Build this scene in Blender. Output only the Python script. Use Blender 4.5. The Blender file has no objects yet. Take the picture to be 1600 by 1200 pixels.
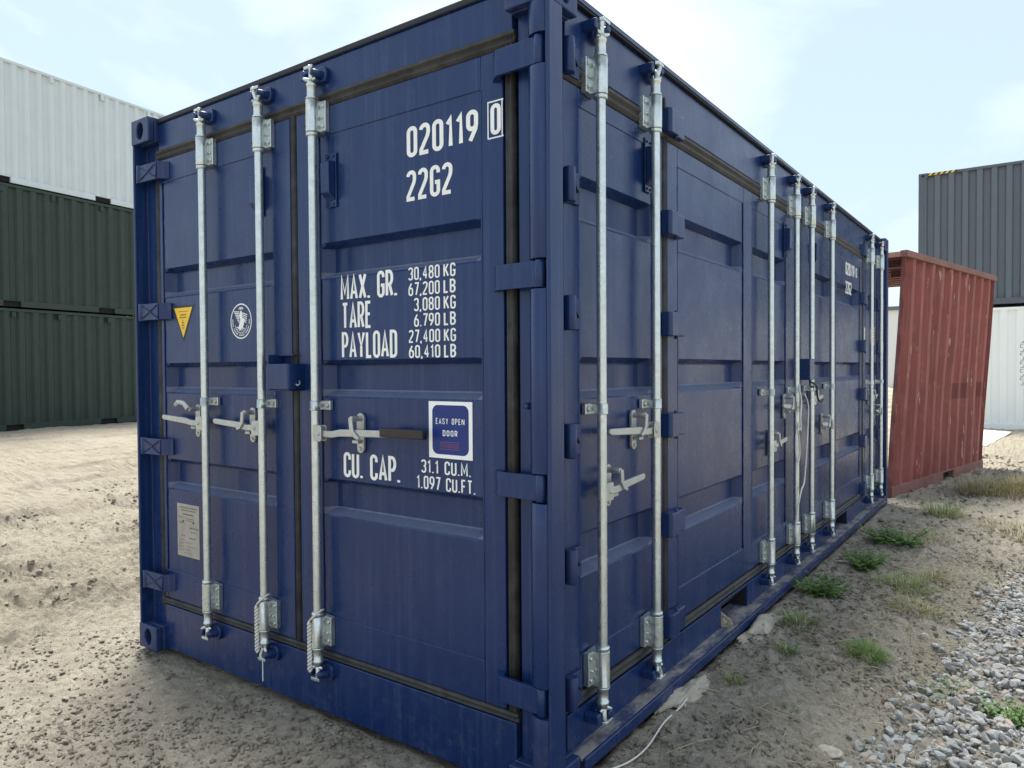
import bpy, bmesh, math, random
import numpy as np
from mathutils import Vector, Matrix

random.seed(7)
rng = np.random.default_rng(11)
SC = bpy.context.scene
COL = SC.collection
R = math.radians

# ------------------------------------------------------------------ camera
CAM_P = (1.18751, -1.83539, 1.36436)
YAW, PITCH, ROLL, FPX = -0.625297, -0.020079, -0.006326, 1140.1
Fv = Vector((math.sin(YAW) * math.cos(PITCH), math.cos(YAW) * math.cos(PITCH), math.sin(PITCH)))
Rv = Fv.cross(Vector((0, 0, 1))).normalized()
Uv = Rv.cross(Fv)
R2 = Rv * math.cos(ROLL) + Uv * math.sin(ROLL)
U2 = -Rv * math.sin(ROLL) + Uv * math.cos(ROLL)
cam = bpy.data.cameras.new('camera')
cam_o = bpy.data.objects.new('camera', cam)
COL.objects.link(cam_o)
M3 = Matrix((R2, U2, -Fv)).transposed()
cam_o.matrix_world = Matrix.Translation(CAM_P) @ M3.to_4x4()
cam.sensor_width = 36.0
cam.lens = FPX * 36.0 / 1600.0
cam.clip_start = 0.05
cam.clip_end = 3000
SC.camera = cam_o

# ------------------------------------------------------------------ sky, sun, exposure
SUN_AZ, SUN_EL = R(-54), R(67)          # azimuth clockwise from +Y (negative: towards -X)
world = bpy.data.worlds.new('World')
SC.world = world
world.use_nodes = True
wn, wl = world.node_tree.nodes, world.node_tree.links
wn.clear()
w_out = wn.new('ShaderNodeOutputWorld')
w_bg = wn.new('ShaderNodeBackground')
w_sky = wn.new('ShaderNodeTexSky')
w_sky.sky_type = 'NISHITA'
w_sky.sun_disc = False
w_sky.sun_elevation = SUN_EL
w_sky.sun_rotation = SUN_AZ
w_sky.altitude = 50
w_sky.air_density = 1.1
w_sky.dust_density = 1.2
w_sky.ozone_density = 1.2
w_tc = wn.new('ShaderNodeTexCoord')
w_map = wn.new('ShaderNodeMapping')
w_map.inputs['Scale'].default_value = (1.0, 1.0, 2.0)
w_map.inputs['Location'].default_value = (9.3, 8.4, 3.1)
w_nz = wn.new('ShaderNodeTexNoise')
w_nz.inputs['Scale'].default_value = 1.7
w_nz.inputs['Detail'].default_value = 6
w_nz.inputs['Roughness'].default_value = 0.55
w_nz.inputs['Distortion'].default_value = 0.4
w_rmp = wn.new('ShaderNodeMapRange')
w_rmp.inputs[1].default_value = 0.40
w_rmp.inputs[2].default_value = 0.62
w_rmp.inputs[3].default_value = 0.0
w_rmp.inputs[4].default_value = 1.0
w_mix = wn.new('ShaderNodeMix')
w_mix.data_type = 'RGBA'
wl.new(w_tc.outputs['Generated'], w_map.inputs['Vector'])
wl.new(w_map.outputs['Vector'], w_nz.inputs['Vector'])
wl.new(w_nz.outputs['Fac'], w_rmp.inputs[0])
w_cl = wn.new('ShaderNodeMix')
w_cl.data_type = 'RGBA'
w_cl.inputs['A'].default_value = (4.2, 5.15, 6.15, 1)
w_cl.inputs['B'].default_value = (7.0, 7.6, 8.0, 1)
wl.new(w_rmp.outputs[0], w_cl.inputs['Factor'])
w_mix.inputs['Factor'].default_value = 0.80
wl.new(w_cl.outputs['Result'], w_mix.inputs['B'])
wl.new(w_sky.outputs['Color'], w_mix.inputs['A'])
wl.new(w_mix.outputs['Result'], w_bg.inputs['Color'])
wl.new(w_bg.outputs['Background'], w_out.inputs['Surface'])
w_bg.inputs['Strength'].default_value = 0.10

sun = bpy.data.lights.new('sun', 'SUN')
sun.energy = 4.2
sun.angle = R(24)
sun.color = (1.0, 0.95, 0.86)
sun_o = bpy.data.objects.new('sun', sun)
COL.objects.link(sun_o)
to_sun = Vector((math.sin(SUN_AZ) * math.cos(SUN_EL), math.cos(SUN_AZ) * math.cos(SUN_EL), math.sin(SUN_EL)))
sun_o.rotation_euler = to_sun.to_track_quat('Z', 'Y').to_euler()
sun_o.location = to_sun * 30

SC.view_settings.view_transform = 'Standard'
SC.view_settings.look = 'None'
SC.view_settings.gamma = 1.0
SC.view_settings.exposure = 0.90

# ------------------------------------------------------------------ materials
MATS = {}


def new_mat(name):
    m = bpy.data.materials.new(name)
    m.use_nodes = True
    n, l = m.node_tree.nodes, m.node_tree.links
    b = n['Principled BSDF']
    MATS[name] = m
    return m, n, l, b


def noise(n, l, scale, detail=4, rough=0.55, coord='Object', mscale=None, loc=None):
    t = n.new('ShaderNodeTexCoord')
    z = n.new('ShaderNodeTexNoise')
    z.inputs['Scale'].default_value = scale
    z.inputs['Detail'].default_value = detail
    z.inputs['Roughness'].default_value = rough
    mp = n.new('ShaderNodeMapping')
    if mscale:
        mp.inputs['Scale'].default_value = mscale
    if loc:
        mp.inputs['Location'].default_value = loc
    l.new(t.outputs[coord], mp.inputs['Vector'])
    l.new(mp.outputs['Vector'], z.inputs['Vector'])
    return z.outputs['Fac']


def rng_map(n, l, src, a, b, c, d):
    m = n.new('ShaderNodeMapRange')
    for i, v in enumerate((a, b, c, d)):
        m.inputs[i + 1].default_value = v
    l.new(src, m.inputs[0])
    return m.outputs[0]


def mixc(n, l, fac, a, b):
    m = n.new('ShaderNodeMix')
    m.data_type = 'RGBA'
    if isinstance(fac, (int, float)):
        m.inputs['Factor'].default_value = fac
    else:
        l.new(fac, m.inputs['Factor'])
    for k, v in (('A', a), ('B', b)):
        if isinstance(v, tuple):
            m.inputs[k].default_value = (*v, 1) if len(v) == 3 else v
        else:
            l.new(v, m.inputs[k])
    return m.outputs['Result']


def bump(n, l, b, h, strength, dist, prev=None):
    bp = n.new('ShaderNodeBump')
    bp.inputs['Strength'].default_value = strength
    bp.inputs['Distance'].default_value = dist
    l.new(h, bp.inputs['Height'])
    if prev is not None:
        l.new(prev, bp.inputs['Normal'])
    l.new(bp.outputs['Normal'], b.inputs['Normal'])
    return bp.outputs['Normal']


def paint(name, col, dark=0.8, rough=0.36, dust=(0.30, 0.30, 0.29), dust_amt=0.10, chip=None, chip_lo=0.70, streak=True, wave=0.0015, chip_map=(1, 1, 0.6), mud=0.0, spec=0.4, stk=1.0):
    m, n, l, b = new_mat(name)
    v = noise(n, l, 2.3, 5)
    st = noise(n, l, 1.0, 3, 0.6, mscale=(55, 55, 1.3))
    d = tuple(c * dark for c in col)
    c = mixc(n, l, rng_map(n, l, v, 0.3, 0.7, 0, 1), d, tuple(col))
    if streak:
        c = mixc(n, l, rng_map(n, l, st, 0.50, 0.78, 0.0, dust_amt * stk), c, dust)
    sp = noise(n, l, 9, 8, 0.7)
    c = mixc(n, l, rng_map(n, l, sp, 0.55, 0.85, 0.0, dust_amt * 1.6), c, dust)
    if chip:
        ch = noise(n, l, 34, 5, 0.65, mscale=chip_map)
        c = mixc(n, l, rng_map(n, l, ch, chip_lo, chip_lo + 0.03, 0.0, 1.0), c, chip)
    if mud:
        ge = n.new('ShaderNodeNewGeometry'); sx = n.new('ShaderNodeSeparateXYZ')
        l.new(ge.outputs['Position'], sx.inputs[0])
        mz = rng_map(n, l, sx.outputs['Z'], 0.0, 0.42, mud, 0.0)
        mm = n.new('ShaderNodeMath'); mm.operation = 'MULTIPLY'
        l.new(mz, mm.inputs[0]); l.new(rng_map(n, l, noise(n, l, 26, 8, 0.72), 0.52, 0.66, 0.0, 1.0), mm.inputs[1])
        c = mixc(n, l, mm.outputs[0], c, (0.30, 0.27, 0.22))
    l.new(c, b.inputs['Base Color'])
    l.new(rng_map(n, l, noise(n, l, 6, 6, 0.6), 0.25, 0.8, rough - 0.05, rough + 0.16), b.inputs['Roughness'])
    b.inputs['Specular IOR Level'].default_value = spec
    nn = bump(n, l, b, noise(n, l, 1.9, 2), 0.6, wave * 6)
    bump(n, l, b, noise(n, l, 320, 3), 0.10, 0.0008, nn)
    return m


paint('blue_paint', (0.0058, 0.0250, 0.106), dark=0.86, rough=0.24, dust=(0.13, 0.19, 0.32), dust_amt=0.07, chip=(0.42, 0.47, 0.56), chip_lo=0.745, mud=0.12, spec=0.40, stk=2.2)
paint('blue_scuffed', (0.011, 0.029, 0.112), dark=0.8, rough=0.4, dust=(0.2, 0.22, 0.28), dust_amt=0.22, chip=(0.50, 0.52, 0.56), chip_lo=0.70)
paint('blue_dust_skylit', (0.095, 0.12, 0.205), dark=0.85, rough=0.5, dust=(0.26, 0.27, 0.30), dust_amt=0.25)  # paler blue for groove slopes: dust plus sky highlight put into the colour
paint('green_paint', (0.017, 0.036, 0.028), dark=0.85, rough=0.45, dust=(0.10, 0.12, 0.11), dust_amt=0.12)
paint('white_paint_cool', (0.52, 0.58, 0.60), dark=0.93, rough=0.45, dust=(0.45, 0.48, 0.48), dust_amt=0.15)
paint('white_paint', (0.80, 0.82, 0.80), dark=0.97, rough=0.45, dust=(0.55, 0.56, 0.53), dust_amt=0.08)
paint('grey_paint', (0.105, 0.125, 0.150), dark=0.92, rough=0.42, dust=(0.2, 0.22, 0.24), dust_amt=0.10)
paint('grey_paint_dark', (0.085, 0.10, 0.12), dark=0.92, rough=0.42, dust=(0.2, 0.22, 0.24), dust_amt=0.10)
paint('red_oxide', (0.275, 0.074, 0.063), dark=0.72, rough=0.62, dust=(0.34, 0.19, 0.16), dust_amt=0.34, chip=(0.50, 0.36, 0.28), chip_lo=0.635, wave=0.004, chip_map=(0.9, 0.9, 0.10))
paint('red_overpaint', (0.165, 0.036, 0.032), dark=0.8, rough=0.55, dust=(0.3, 0.16, 0.13), dust_amt=0.2, chip=(0.45, 0.33, 0.26), chip_lo=0.66, chip_map=(0.9, 0.9, 0.12))
paint('red_rail', (0.24, 0.105, 0.085), dark=0.7, rough=0.7, dust=(0.38, 0.26, 0.22), dust_amt=0.4, chip=(0.12, 0.06, 0.04), chip_lo=0.64)


def rubber():
    m, n, l, b = new_mat('rubber')
    v = noise(n, l, 14, 6, 0.65)
    c = mixc(n, l, rng_map(n, l, v, 0.38, 0.68, 0, 1), (0.013, 0.0128, 0.012), (0.045, 0.044, 0.041))
    c = mixc(n, l, rng_map(n, l, noise(n, l, 5, 5, 0.7), 0.58, 0.75, 0, 0.45), c, (0.11, 0.107, 0.095))
    l.new(c, b.inputs['Base Color'])
    b.inputs['Roughness'].default_value = 0.62
    bump(n, l, b, noise(n, l, 160, 4), 0.3, 0.002)


rubber()


def galv(name, col, rough=0.42, metal=0.72):
    m, n, l, b = new_mat(name)
    t = n.new('ShaderNodeTexCoord')
    vo = n.new('ShaderNodeTexVoronoi')
    vo.inputs['Scale'].default_value = 95
    l.new(t.outputs['Object'], vo.inputs['Vector'])
    sep = n.new('ShaderNodeSeparateColor')
    l.new(vo.outputs['Color'], sep.inputs[0])
    v = noise(n, l, 24, 6, 0.65)
    c = mixc(n, l, rng_map(n, l, v, 0.3, 0.7, 0, 1), tuple(x * 0.80 for x in col), col)
    c = mixc(n, l, rng_map(n, l, sep.outputs[0], 0, 1, 0, 0.25), c, tuple(x * 0.7 for x in col))
    c = mixc(n, l, rng_map(n, l, noise(n, l, 60, 6, 0.7), 0.64, 0.72, 0, 0.6), c, (0.22, 0.23, 0.22))
    l.new(c, b.inputs['Base Color'])
    b.inputs['Metallic'].default_value = metal
    l.new(rng_map(n, l, sep.outputs[1], 0, 1, rough - 0.08, rough + 0.12), b.inputs['Roughness'])
    bump(n, l, b, noise(n, l, 130, 5, 0.6), 0.22, 0.0012)


galv('galvanised', (0.66, 0.715, 0.70), 0.34, 0.88)
galv('forged_zinc', (0.52, 0.54, 0.525), 0.42, 0.75)


def plain(name, col, rough=0.5, metal=0.0, vary=0.08, sc=12):
    m, n, l, b = new_mat(name)
    v = noise(n, l, sc, 5)
    c = mixc(n, l, rng_map(n, l, v, 0.3, 0.7, 0, 1), tuple(x * (1 - vary) for x in col), tuple(min(1, x * (1 + vary)) for x in col))
    l.new(c, b.inputs['Base Color'])
    b.inputs['Roughness'].default_value = rough
    b.inputs['Metallic'].default_value = metal
    return m


plain('letter_white', (0.80, 0.81, 0.78), 0.5, vary=0.05)
plain('black_plastic', (0.008, 0.008, 0.009), 0.3)
plain('dark_hole', (0.006, 0.006, 0.007), 0.9)
plain('near_black', (0.006, 0.007, 0.010), 0.6)
plain('sign_yellow', (0.78, 0.50, 0.01), 0.4)
plain('sign_black', (0.012, 0.011, 0.010), 0.5)
plain('sticker_white', (0.85, 0.86, 0.85), 0.35, vary=0.02)
plain('sticker_blue', (0.0, 0.018, 0.16), 0.45, vary=0.04)
plain('stamp_red', (0.22, 0.06, 0.12), 0.5)
plain('plate_metal', (0.36, 0.345, 0.315), 0.42, 0.35, vary=0.15, sc=20)
plain('plate_ink', (0.07, 0.065, 0.06), 0.6)
plain('rope_white', (0.62, 0.60, 0.55), 0.8)
plain('rope_dark', (0.02, 0.02, 0.02), 0.7)
plain('orange_sign', (0.75, 0.36, 0.03), 0.5)
plain('hazard_yellow', (0.75, 0.52, 0.03), 0.5)
plain('board_white', (0.72, 0.74, 0.72), 0.6)
plain('far_wall', (0.62, 0.63, 0.62), 0.8)
plain('far_brown', (0.20, 0.13, 0.08), 0.9, vary=0.4, sc=3)
plain('rust', (0.17, 0.07, 0.03), 0.8, vary=0.4, sc=30)


def concrete():
    m, n, l, b = new_mat('concrete')
    v = noise(n, l, 9, 9, 0.65)
    c = mixc(n, l, rng_map(n, l, v, 0.3, 0.7, 0, 1), (0.30, 0.27, 0.22), (0.43, 0.395, 0.33))
    l.new(c, b.inputs['Base Color'])
    b.inputs['Roughness'].default_value = 0.9
    bump(n, l, b, noise(n, l, 60, 8, 0.7), 0.6, 0.008)


concrete()


def shelf_paint():
    # worn top of the lower side rail: blue paint under caked pale mud
    m, n, l, b = new_mat('muddy_blue')
    v = noise(n, l, 7, 8, 0.68, mscale=(2.5, 1, 1))
    c = mixc(n, l, rng_map(n, l, v, 0.40, 0.60, 0.0, 0.80), (0.030, 0.045, 0.11), (0.34, 0.31, 0.27))
    c = mixc(n, l, rng_map(n, l, noise(n, l, 45, 6, 0.7), 0.60, 0.70, 0, 0.8), c, (0.46, 0.43, 0.37))
    l.new(c, b.inputs['Base Color'])
    b.inputs['Roughness'].default_value = 0.62
    bump(n, l, b, noise(n, l, 90, 6, 0.7), 0.5, 0.003)


shelf_paint()


def soil(name, c1, c2, c3, bsc=1.0):
    m, n, l, b = new_mat(name)
    a = noise(n, l, 0.9, 8, 0.62)
    f = noise(n, l, 16, 10, 0.70)
    g = noise(n, l, 95, 6, 0.65)
    c = mixc(n, l, rng_map(n, l, a, 0.34, 0.66, 0, 1), c1, c2)
    c = mixc(n, l, rng_map(n, l, f, 0.36, 0.66, 0, 0.75), c, c3)
    c = mixc(n, l, rng_map(n, l, g, 0.55, 0.75, 0, 0.55), c, tuple(x * 0.55 for x in c3))
    c = mixc(n, l, rng_map(n, l, noise(n, l, 55, 5, 0.6, loc=(9, 3, 1)), 0.60, 0.74, 0, 0.7), c, tuple(min(1, x * 1.35) for x in c2))
    l.new(c, b.inputs['Base Color'])
    b.inputs['Roughness'].default_value = 0.95
    b.inputs['Specular IOR Level'].default_value = 0.15
    nn = bump(n, l, b, f, 1.0, 0.042 * bsc)
    nn = bump(n, l, b, noise(n, l, 42, 8, 0.75, loc=(3, 7, 2)), 1.0, 0.028 * bsc, nn)
    bump(n, l, b, g, 0.8, 0.008 * bsc, nn)
    if name.startswith('clod'):
        ge = n.new('ShaderNodeNewGeometry')
        c = mixc(n, l, rng_map(n, l, ge.outputs['Random Per Island'], 0.0, 1.0, 0.0, 0.32), c, tuple(x * 0.62 for x in c3))
        l.new(c, b.inputs['Base Color'])
    return m, n, l, b, c


def ground_mat():
    m, n, l, b, c_right = soil('ground_soil', (0.45, 0.405, 0.335), (0.58, 0.53, 0.445), (0.31, 0.275, 0.22))
    # the yard on the other side of the container is a paler sandy fill
    geo = n.new('ShaderNodeNewGeometry')
    sp = n.new('ShaderNodeSeparateXYZ')
    l.new(geo.outputs['Position'], sp.inputs[0])
    fac = rng_map(n, l, sp.outputs['X'], -3.4, -2.2, 1, 0)
    a = noise(n, l, 0.8, 8, 0.62)
    f = noise(n, l, 12, 10, 0.7)
    cy = mixc(n, l, rng_map(n, l, a, 0.36, 0.64, 0, 1), (0.42, 0.372, 0.29), (0.50, 0.448, 0.355))
    cy = mixc(n, l, rng_map(n, l, f, 0.45, 0.72, 0, 0.8), cy, (0.33, 0.29, 0.225))
    cy = mixc(n, l, rng_map(n, l, noise(n, l, 70, 5, 0.65), 0.56, 0.74, 0, 0.6), cy, (0.24, 0.21, 0.165))
    dk = noise(n, l, 1.0, 7, 0.66, mscale=(2.2, 0.55, 1))
    cy = mixc(n, l, rng_map(n, l, dk, 0.53, 0.63, 0, 0.70), cy, (0.26, 0.23, 0.19))
    # far beyond the yard, a sandy field on the right too
    far = rng_map(n, l, sp.outputs['Y'], 8.5, 10.5, 0, 1)
    mx = n.new('ShaderNodeMath'); mx.operation = 'MAXIMUM'
    l.new(fac, mx.inputs[0]); l.new(far, mx.inputs[1])
    l.new(mixc(n, l, mx.outputs[0], c_right, cy), b.inputs['Base Color'])


ground_mat()
soil('clod_soil', (0.39, 0.35, 0.285), (0.50, 0.455, 0.38), (0.27, 0.24, 0.19), 0.8)
soil('clod_sand', (0.40, 0.355, 0.275), (0.49, 0.435, 0.345), (0.33, 0.29, 0.225), 0.35)


def stone_mat(name, c1, c2, c3):
    m, n, l, b = new_mat(name)
    oi = n.new('ShaderNodeNewGeometry')
    r_ = oi.outputs['Random Per Island']
    c = mixc(n, l, r_, c1, c2)
    c = mixc(n, l, rng_map(n, l, noise(n, l, 40, 6, 0.65), 0.42, 0.68, 0, 0.85), c, c3)
    c = mixc(n, l, rng_map(n, l, noise(n, l, 130, 4, 0.6), 0.58, 0.70, 0, 0.6), c, tuple(min(1, x * 2.2) for x in c2))
    l.new(c, b.inputs['Base Color'])
    b.inputs['Roughness'].default_value = 0.85
    bump(n, l, b, noise(n, l, 70, 6, 0.65), 0.5, 0.006)


stone_mat('granite', (0.15, 0.155, 0.155), (0.42, 0.425, 0.415), (0.11, 0.115, 0.115))
plain('bed_dark', (0.15, 0.135, 0.11), 0.95, vary=0.4, sc=30)
stone_mat('granite_rosy', (0.30, 0.25, 0.22), (0.44, 0.37, 0.32), (0.18, 0.155, 0.14))
stone_mat('field_stone', (0.32, 0.29, 0.24), (0.42, 0.38, 0.32), (0.24, 0.21, 0.17))


def leaf_mat(name, c1, c2, trans=0.25):
    m, n, l, b = new_mat(name)
    g = n.new('ShaderNodeNewGeometry')
    c = mixc(n, l, g.outputs['Random Per Island'], c1, c2)
    l.new(c, b.inputs['Base Color'])
    b.inputs['Roughness'].default_value = 0.6
    t = n.new('ShaderNodeBsdfTranslucent')
    l.new(c, t.inputs['Color'])
    mx = n.new('ShaderNodeMixShader')
    mx.inputs[0].default_value = trans
    l.new(b.outputs[0], mx.inputs[1]); l.new(t.outputs[0], mx.inputs[2])
    l.new(mx.outputs[0], n['Material Output'].inputs['Surface'])


leaf_mat('weed_leaf', (0.065, 0.14, 0.030), (0.14, 0.26, 0.06))
leaf_mat('grass_green', (0.10, 0.19, 0.04), (0.20, 0.30, 0.08))
leaf_mat('grass_dry', (0.34, 0.29, 0.18), (0.52, 0.46, 0.33))
leaf_mat('grass_olive', (0.16, 0.185, 0.06), (0.31, 0.28, 0.11))
plain('stem', (0.12, 0.15, 0.05), 0.7)

# ------------------------------------------------------------------ mesh helpers
END = lambda u, d, z: (u, -d, z)          # the door end: u = x, d = outwards (-y)
SIDE = lambda u, d, z: (d, u, z)          # the long side: u = y, d = outwards (+x)
XYZ = lambda x, y, z: (x, y, z)
ORG = {}


class MB:
    def __init__(s, fm=XYZ):
        s.v, s.f, s.sm, s.fm = [], [], [], fm

    def add(s, vs, fs, smooth=False):
        k = len(s.v)
        s.v += [s.fm(*p) for p in vs]
        for f in fs:
            s.f.append(tuple(i + k for i in f))
            s.sm.append(smooth)
        return s

    def box(s, a0, a1, b0, b1, c0, c1):
        vs = [(a, b, c) for c in (c0, c1) for b in (b0, b1) for a in (a0, a1)]
        return s.add(vs, [(0, 1, 3, 2), (4, 6, 7, 5), (0, 4, 5, 1), (2, 3, 7, 6), (0, 2, 6, 4), (1, 5, 7, 3)])

    def prismz(s, poly, z0, z1, smooth=False):
        n = len(poly)
        vs = [(p[0], p[1], z0) for p in poly] + [(p[0], p[1], z1) for p in poly]
        s.add(vs, [tuple(range(n)), tuple(range(n, 2 * n))])
        k = len(s.v) - 2 * n
        for i in range(n):
            j = (i + 1) % n
            s.f.append((k + i, k + j, k + n + j, k + n + i)); s.sm.append(smooth)
        return s

    def prismd(s, poly, d0, d1):            # polygon in (u, z), extruded along d
        n = len(poly)
        vs = [(p[0], d0, p[1]) for p in poly] + [(p[0], d1, p[1]) for p in poly]
        fs = [tuple(range(n)), tuple(range(n, 2 * n))]
        fs += [(i, (i + 1) % n, n + (i + 1) % n, n + i) for i in range(n)]
        return s.add(vs, fs)

    def prismu(s, poly, u0, u1):            # polygon in (d, z), extruded along u
        n = len(poly)
        vs = [(u0, p[0], p[1]) for p in poly] + [(u1, p[0], p[1]) for p in poly]
        fs = [tuple(range(n)), tuple(range(n, 2 * n))]
        fs += [(i, (i + 1) % n, n + (i + 1) % n, n + i) for i in range(n)]
        return s.add(vs, fs)

    def lathe(s, u, d, prof, n=16, caps=True):
        k = len(prof)
        vs = [(u + r * math.cos(2 * math.pi * i / n), d + r * math.sin(2 * math.pi * i / n), z) for z, r in prof for i in range(n)]
        fs = [(a * n + i, a * n + (i + 1) % n, (a + 1) * n + (i + 1) % n, (a + 1) * n + i) for a in range(k - 1) for i in range(n)]
        s.add(vs, fs, True)
        if caps:
            b = len(s.v) - k * n
            s.f += [tuple(range(b, b + n)), tuple(range(b + (k - 1) * n, b + k * n))]
            s.sm += [False, False]
        return s

    def rod(s, p, q, r, n=8, r2=None):
        p, q = Vector(p), Vector(q)
        return s.tube([p, q], [r, r if r2 is None else r2], n)

    def tube(s, pts, r, n=8, caps=True):
        pts = [Vector(p) for p in pts]
        rs = r if isinstance(r, (list, tuple)) else [r] * len(pts)
        vs, fs = [], []
        prev = None
        for i, p in enumerate(pts):
            t = (pts[min(i + 1, len(pts) - 1)] - pts[max(i - 1, 0)]).normalized()
            if prev is None:
                a = Vector((0, 0, 1)) if abs(t.z) < 0.9 else Vector((1, 0, 0))
                nx = t.cross(a).normalized()
            else:
                nx = (prev - t * prev.dot(t)).normalized()
            prev = nx
            ny = t.cross(nx)
            for k in range(n):
                an = 2 * math.pi * k / n
                vs.append(p + (nx * math.cos(an) + ny * math.sin(an)) * rs[i])
        for i in range(len(pts) - 1):
            for k in range(n):
                fs.append((i * n + k, i * n + (k + 1) % n, (i + 1) * n + (k + 1) % n, (i + 1) * n + k))
        s.add([tuple(v) for v in vs], fs, True)
        if caps:
            b = len(s.v) - len(vs)
            s.f += [tuple(range(b, b + n)), tuple(range(b + len(vs) - n, b + len(vs)))]
            s.sm += [False, False]
        return s

    def holed(s, a0, a1, b0, b1, ca, cb, ra, rb, d0, d1, n=24):
        # slab in the (u, z) plane from depth d0 (outer) to d1 (inner) with an oval hole
        out, inn = [], []
        for i in range(n):
            t = 2 * math.pi * (i + 0.5) / n
            c, q = math.cos(t), math.sin(t)
            inn.append((ca + ra * c, cb + rb * q))
            k = min((a1 - ca) / c if c > 0 else (a0 - ca) / c, (b1 - cb) / q if q > 0 else (b0 - cb) / q)
            out.append((ca + k * c, cb + k * q))
        for cx, cy in ((a0, b0), (a1, b0), (a1, b1), (a0, b1)):
            j = min(range(n), key=lambda i: (out[i][0] - cx) ** 2 + (out[i][1] - cy) ** 2)
            out[j] = (cx, cy)
        vs = [(p[0], d, p[1]) for d in (d0, d1) for p in inn] + [(p[0], d, p[1]) for d in (d0, d1) for p in out]
        fs = []
        for i in range(n):
            j = (i + 1) % n
            fs += [(i, j, 2 * n + j, 2 * n + i), (n + i, 3 * n + i, 3 * n + j, n + j), (i, n + i, n + j, j), (2 * n + i, 2 * n + j, 3 * n + j, 3 * n + i)]
        return s.add(vs, fs)

    def obj(s, name, mat, parent=None, bevel=0.0, seg=2, recalc=True):
        org = ORG.get(parent, (0, 0, 0)) if parent is not None else (0, 0, 0)
        me = bpy.data.meshes.new(name)
        me.from_pydata([(p[0] - org[0], p[1] - org[1], p[2] - org[2]) for p in s.v], [], s.f)
        me.polygons.foreach_set('use_smooth', s.sm)
        if recalc:
            bm = bmesh.new(); bm.from_mesh(me)
            bmesh.ops.recalc_face_normals(bm, faces=bm.faces)
            bm.to_mesh(me); bm.free()
        me.materials.append(MATS[mat])
        o = bpy.data.objects.new(name, me)
        COL.objects.link(o)
        if parent is not None:
            o.parent = parent
        ORG[o] = org
        if bevel:
            bv = o.modifiers.new('bevel', 'BEVEL')
            bv.width = bevel; bv.segments = seg; bv.limit_method = 'ANGLE'; bv.angle_limit = R(35)
            bv.harden_normals = False
        return o


def tag(o, label, cat=None, group=None, kind=None):
    o['label'] = label
    if cat: o['category'] = cat
    if group: o['group'] = group
    if kind: o['kind'] = kind
    return o


def empty(name, loc, rz=0.0, local=False):
    o = bpy.data.objects.new(name, None)
    o.empty_display_size = 0.2
    COL.objects.link(o)
    o.location = loc
    o.rotation_euler = (0, 0, rz)
    ORG[o] = (0, 0, 0) if local else tuple(loc)
    return o


# ---- stencil lettering: strokes turned into flat ribbons
def arc(cx, cy, rx, ry, a0, a1, n=9):
    return [(cx + rx * math.cos(R(a0 + (a1 - a0) * i / (n - 1))), cy + ry * math.sin(R(a0 + (a1 - a0) * i / (n - 1)))) for i in range(n)]


W_ = 0.30      # centre-line width, height 0..1


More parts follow.
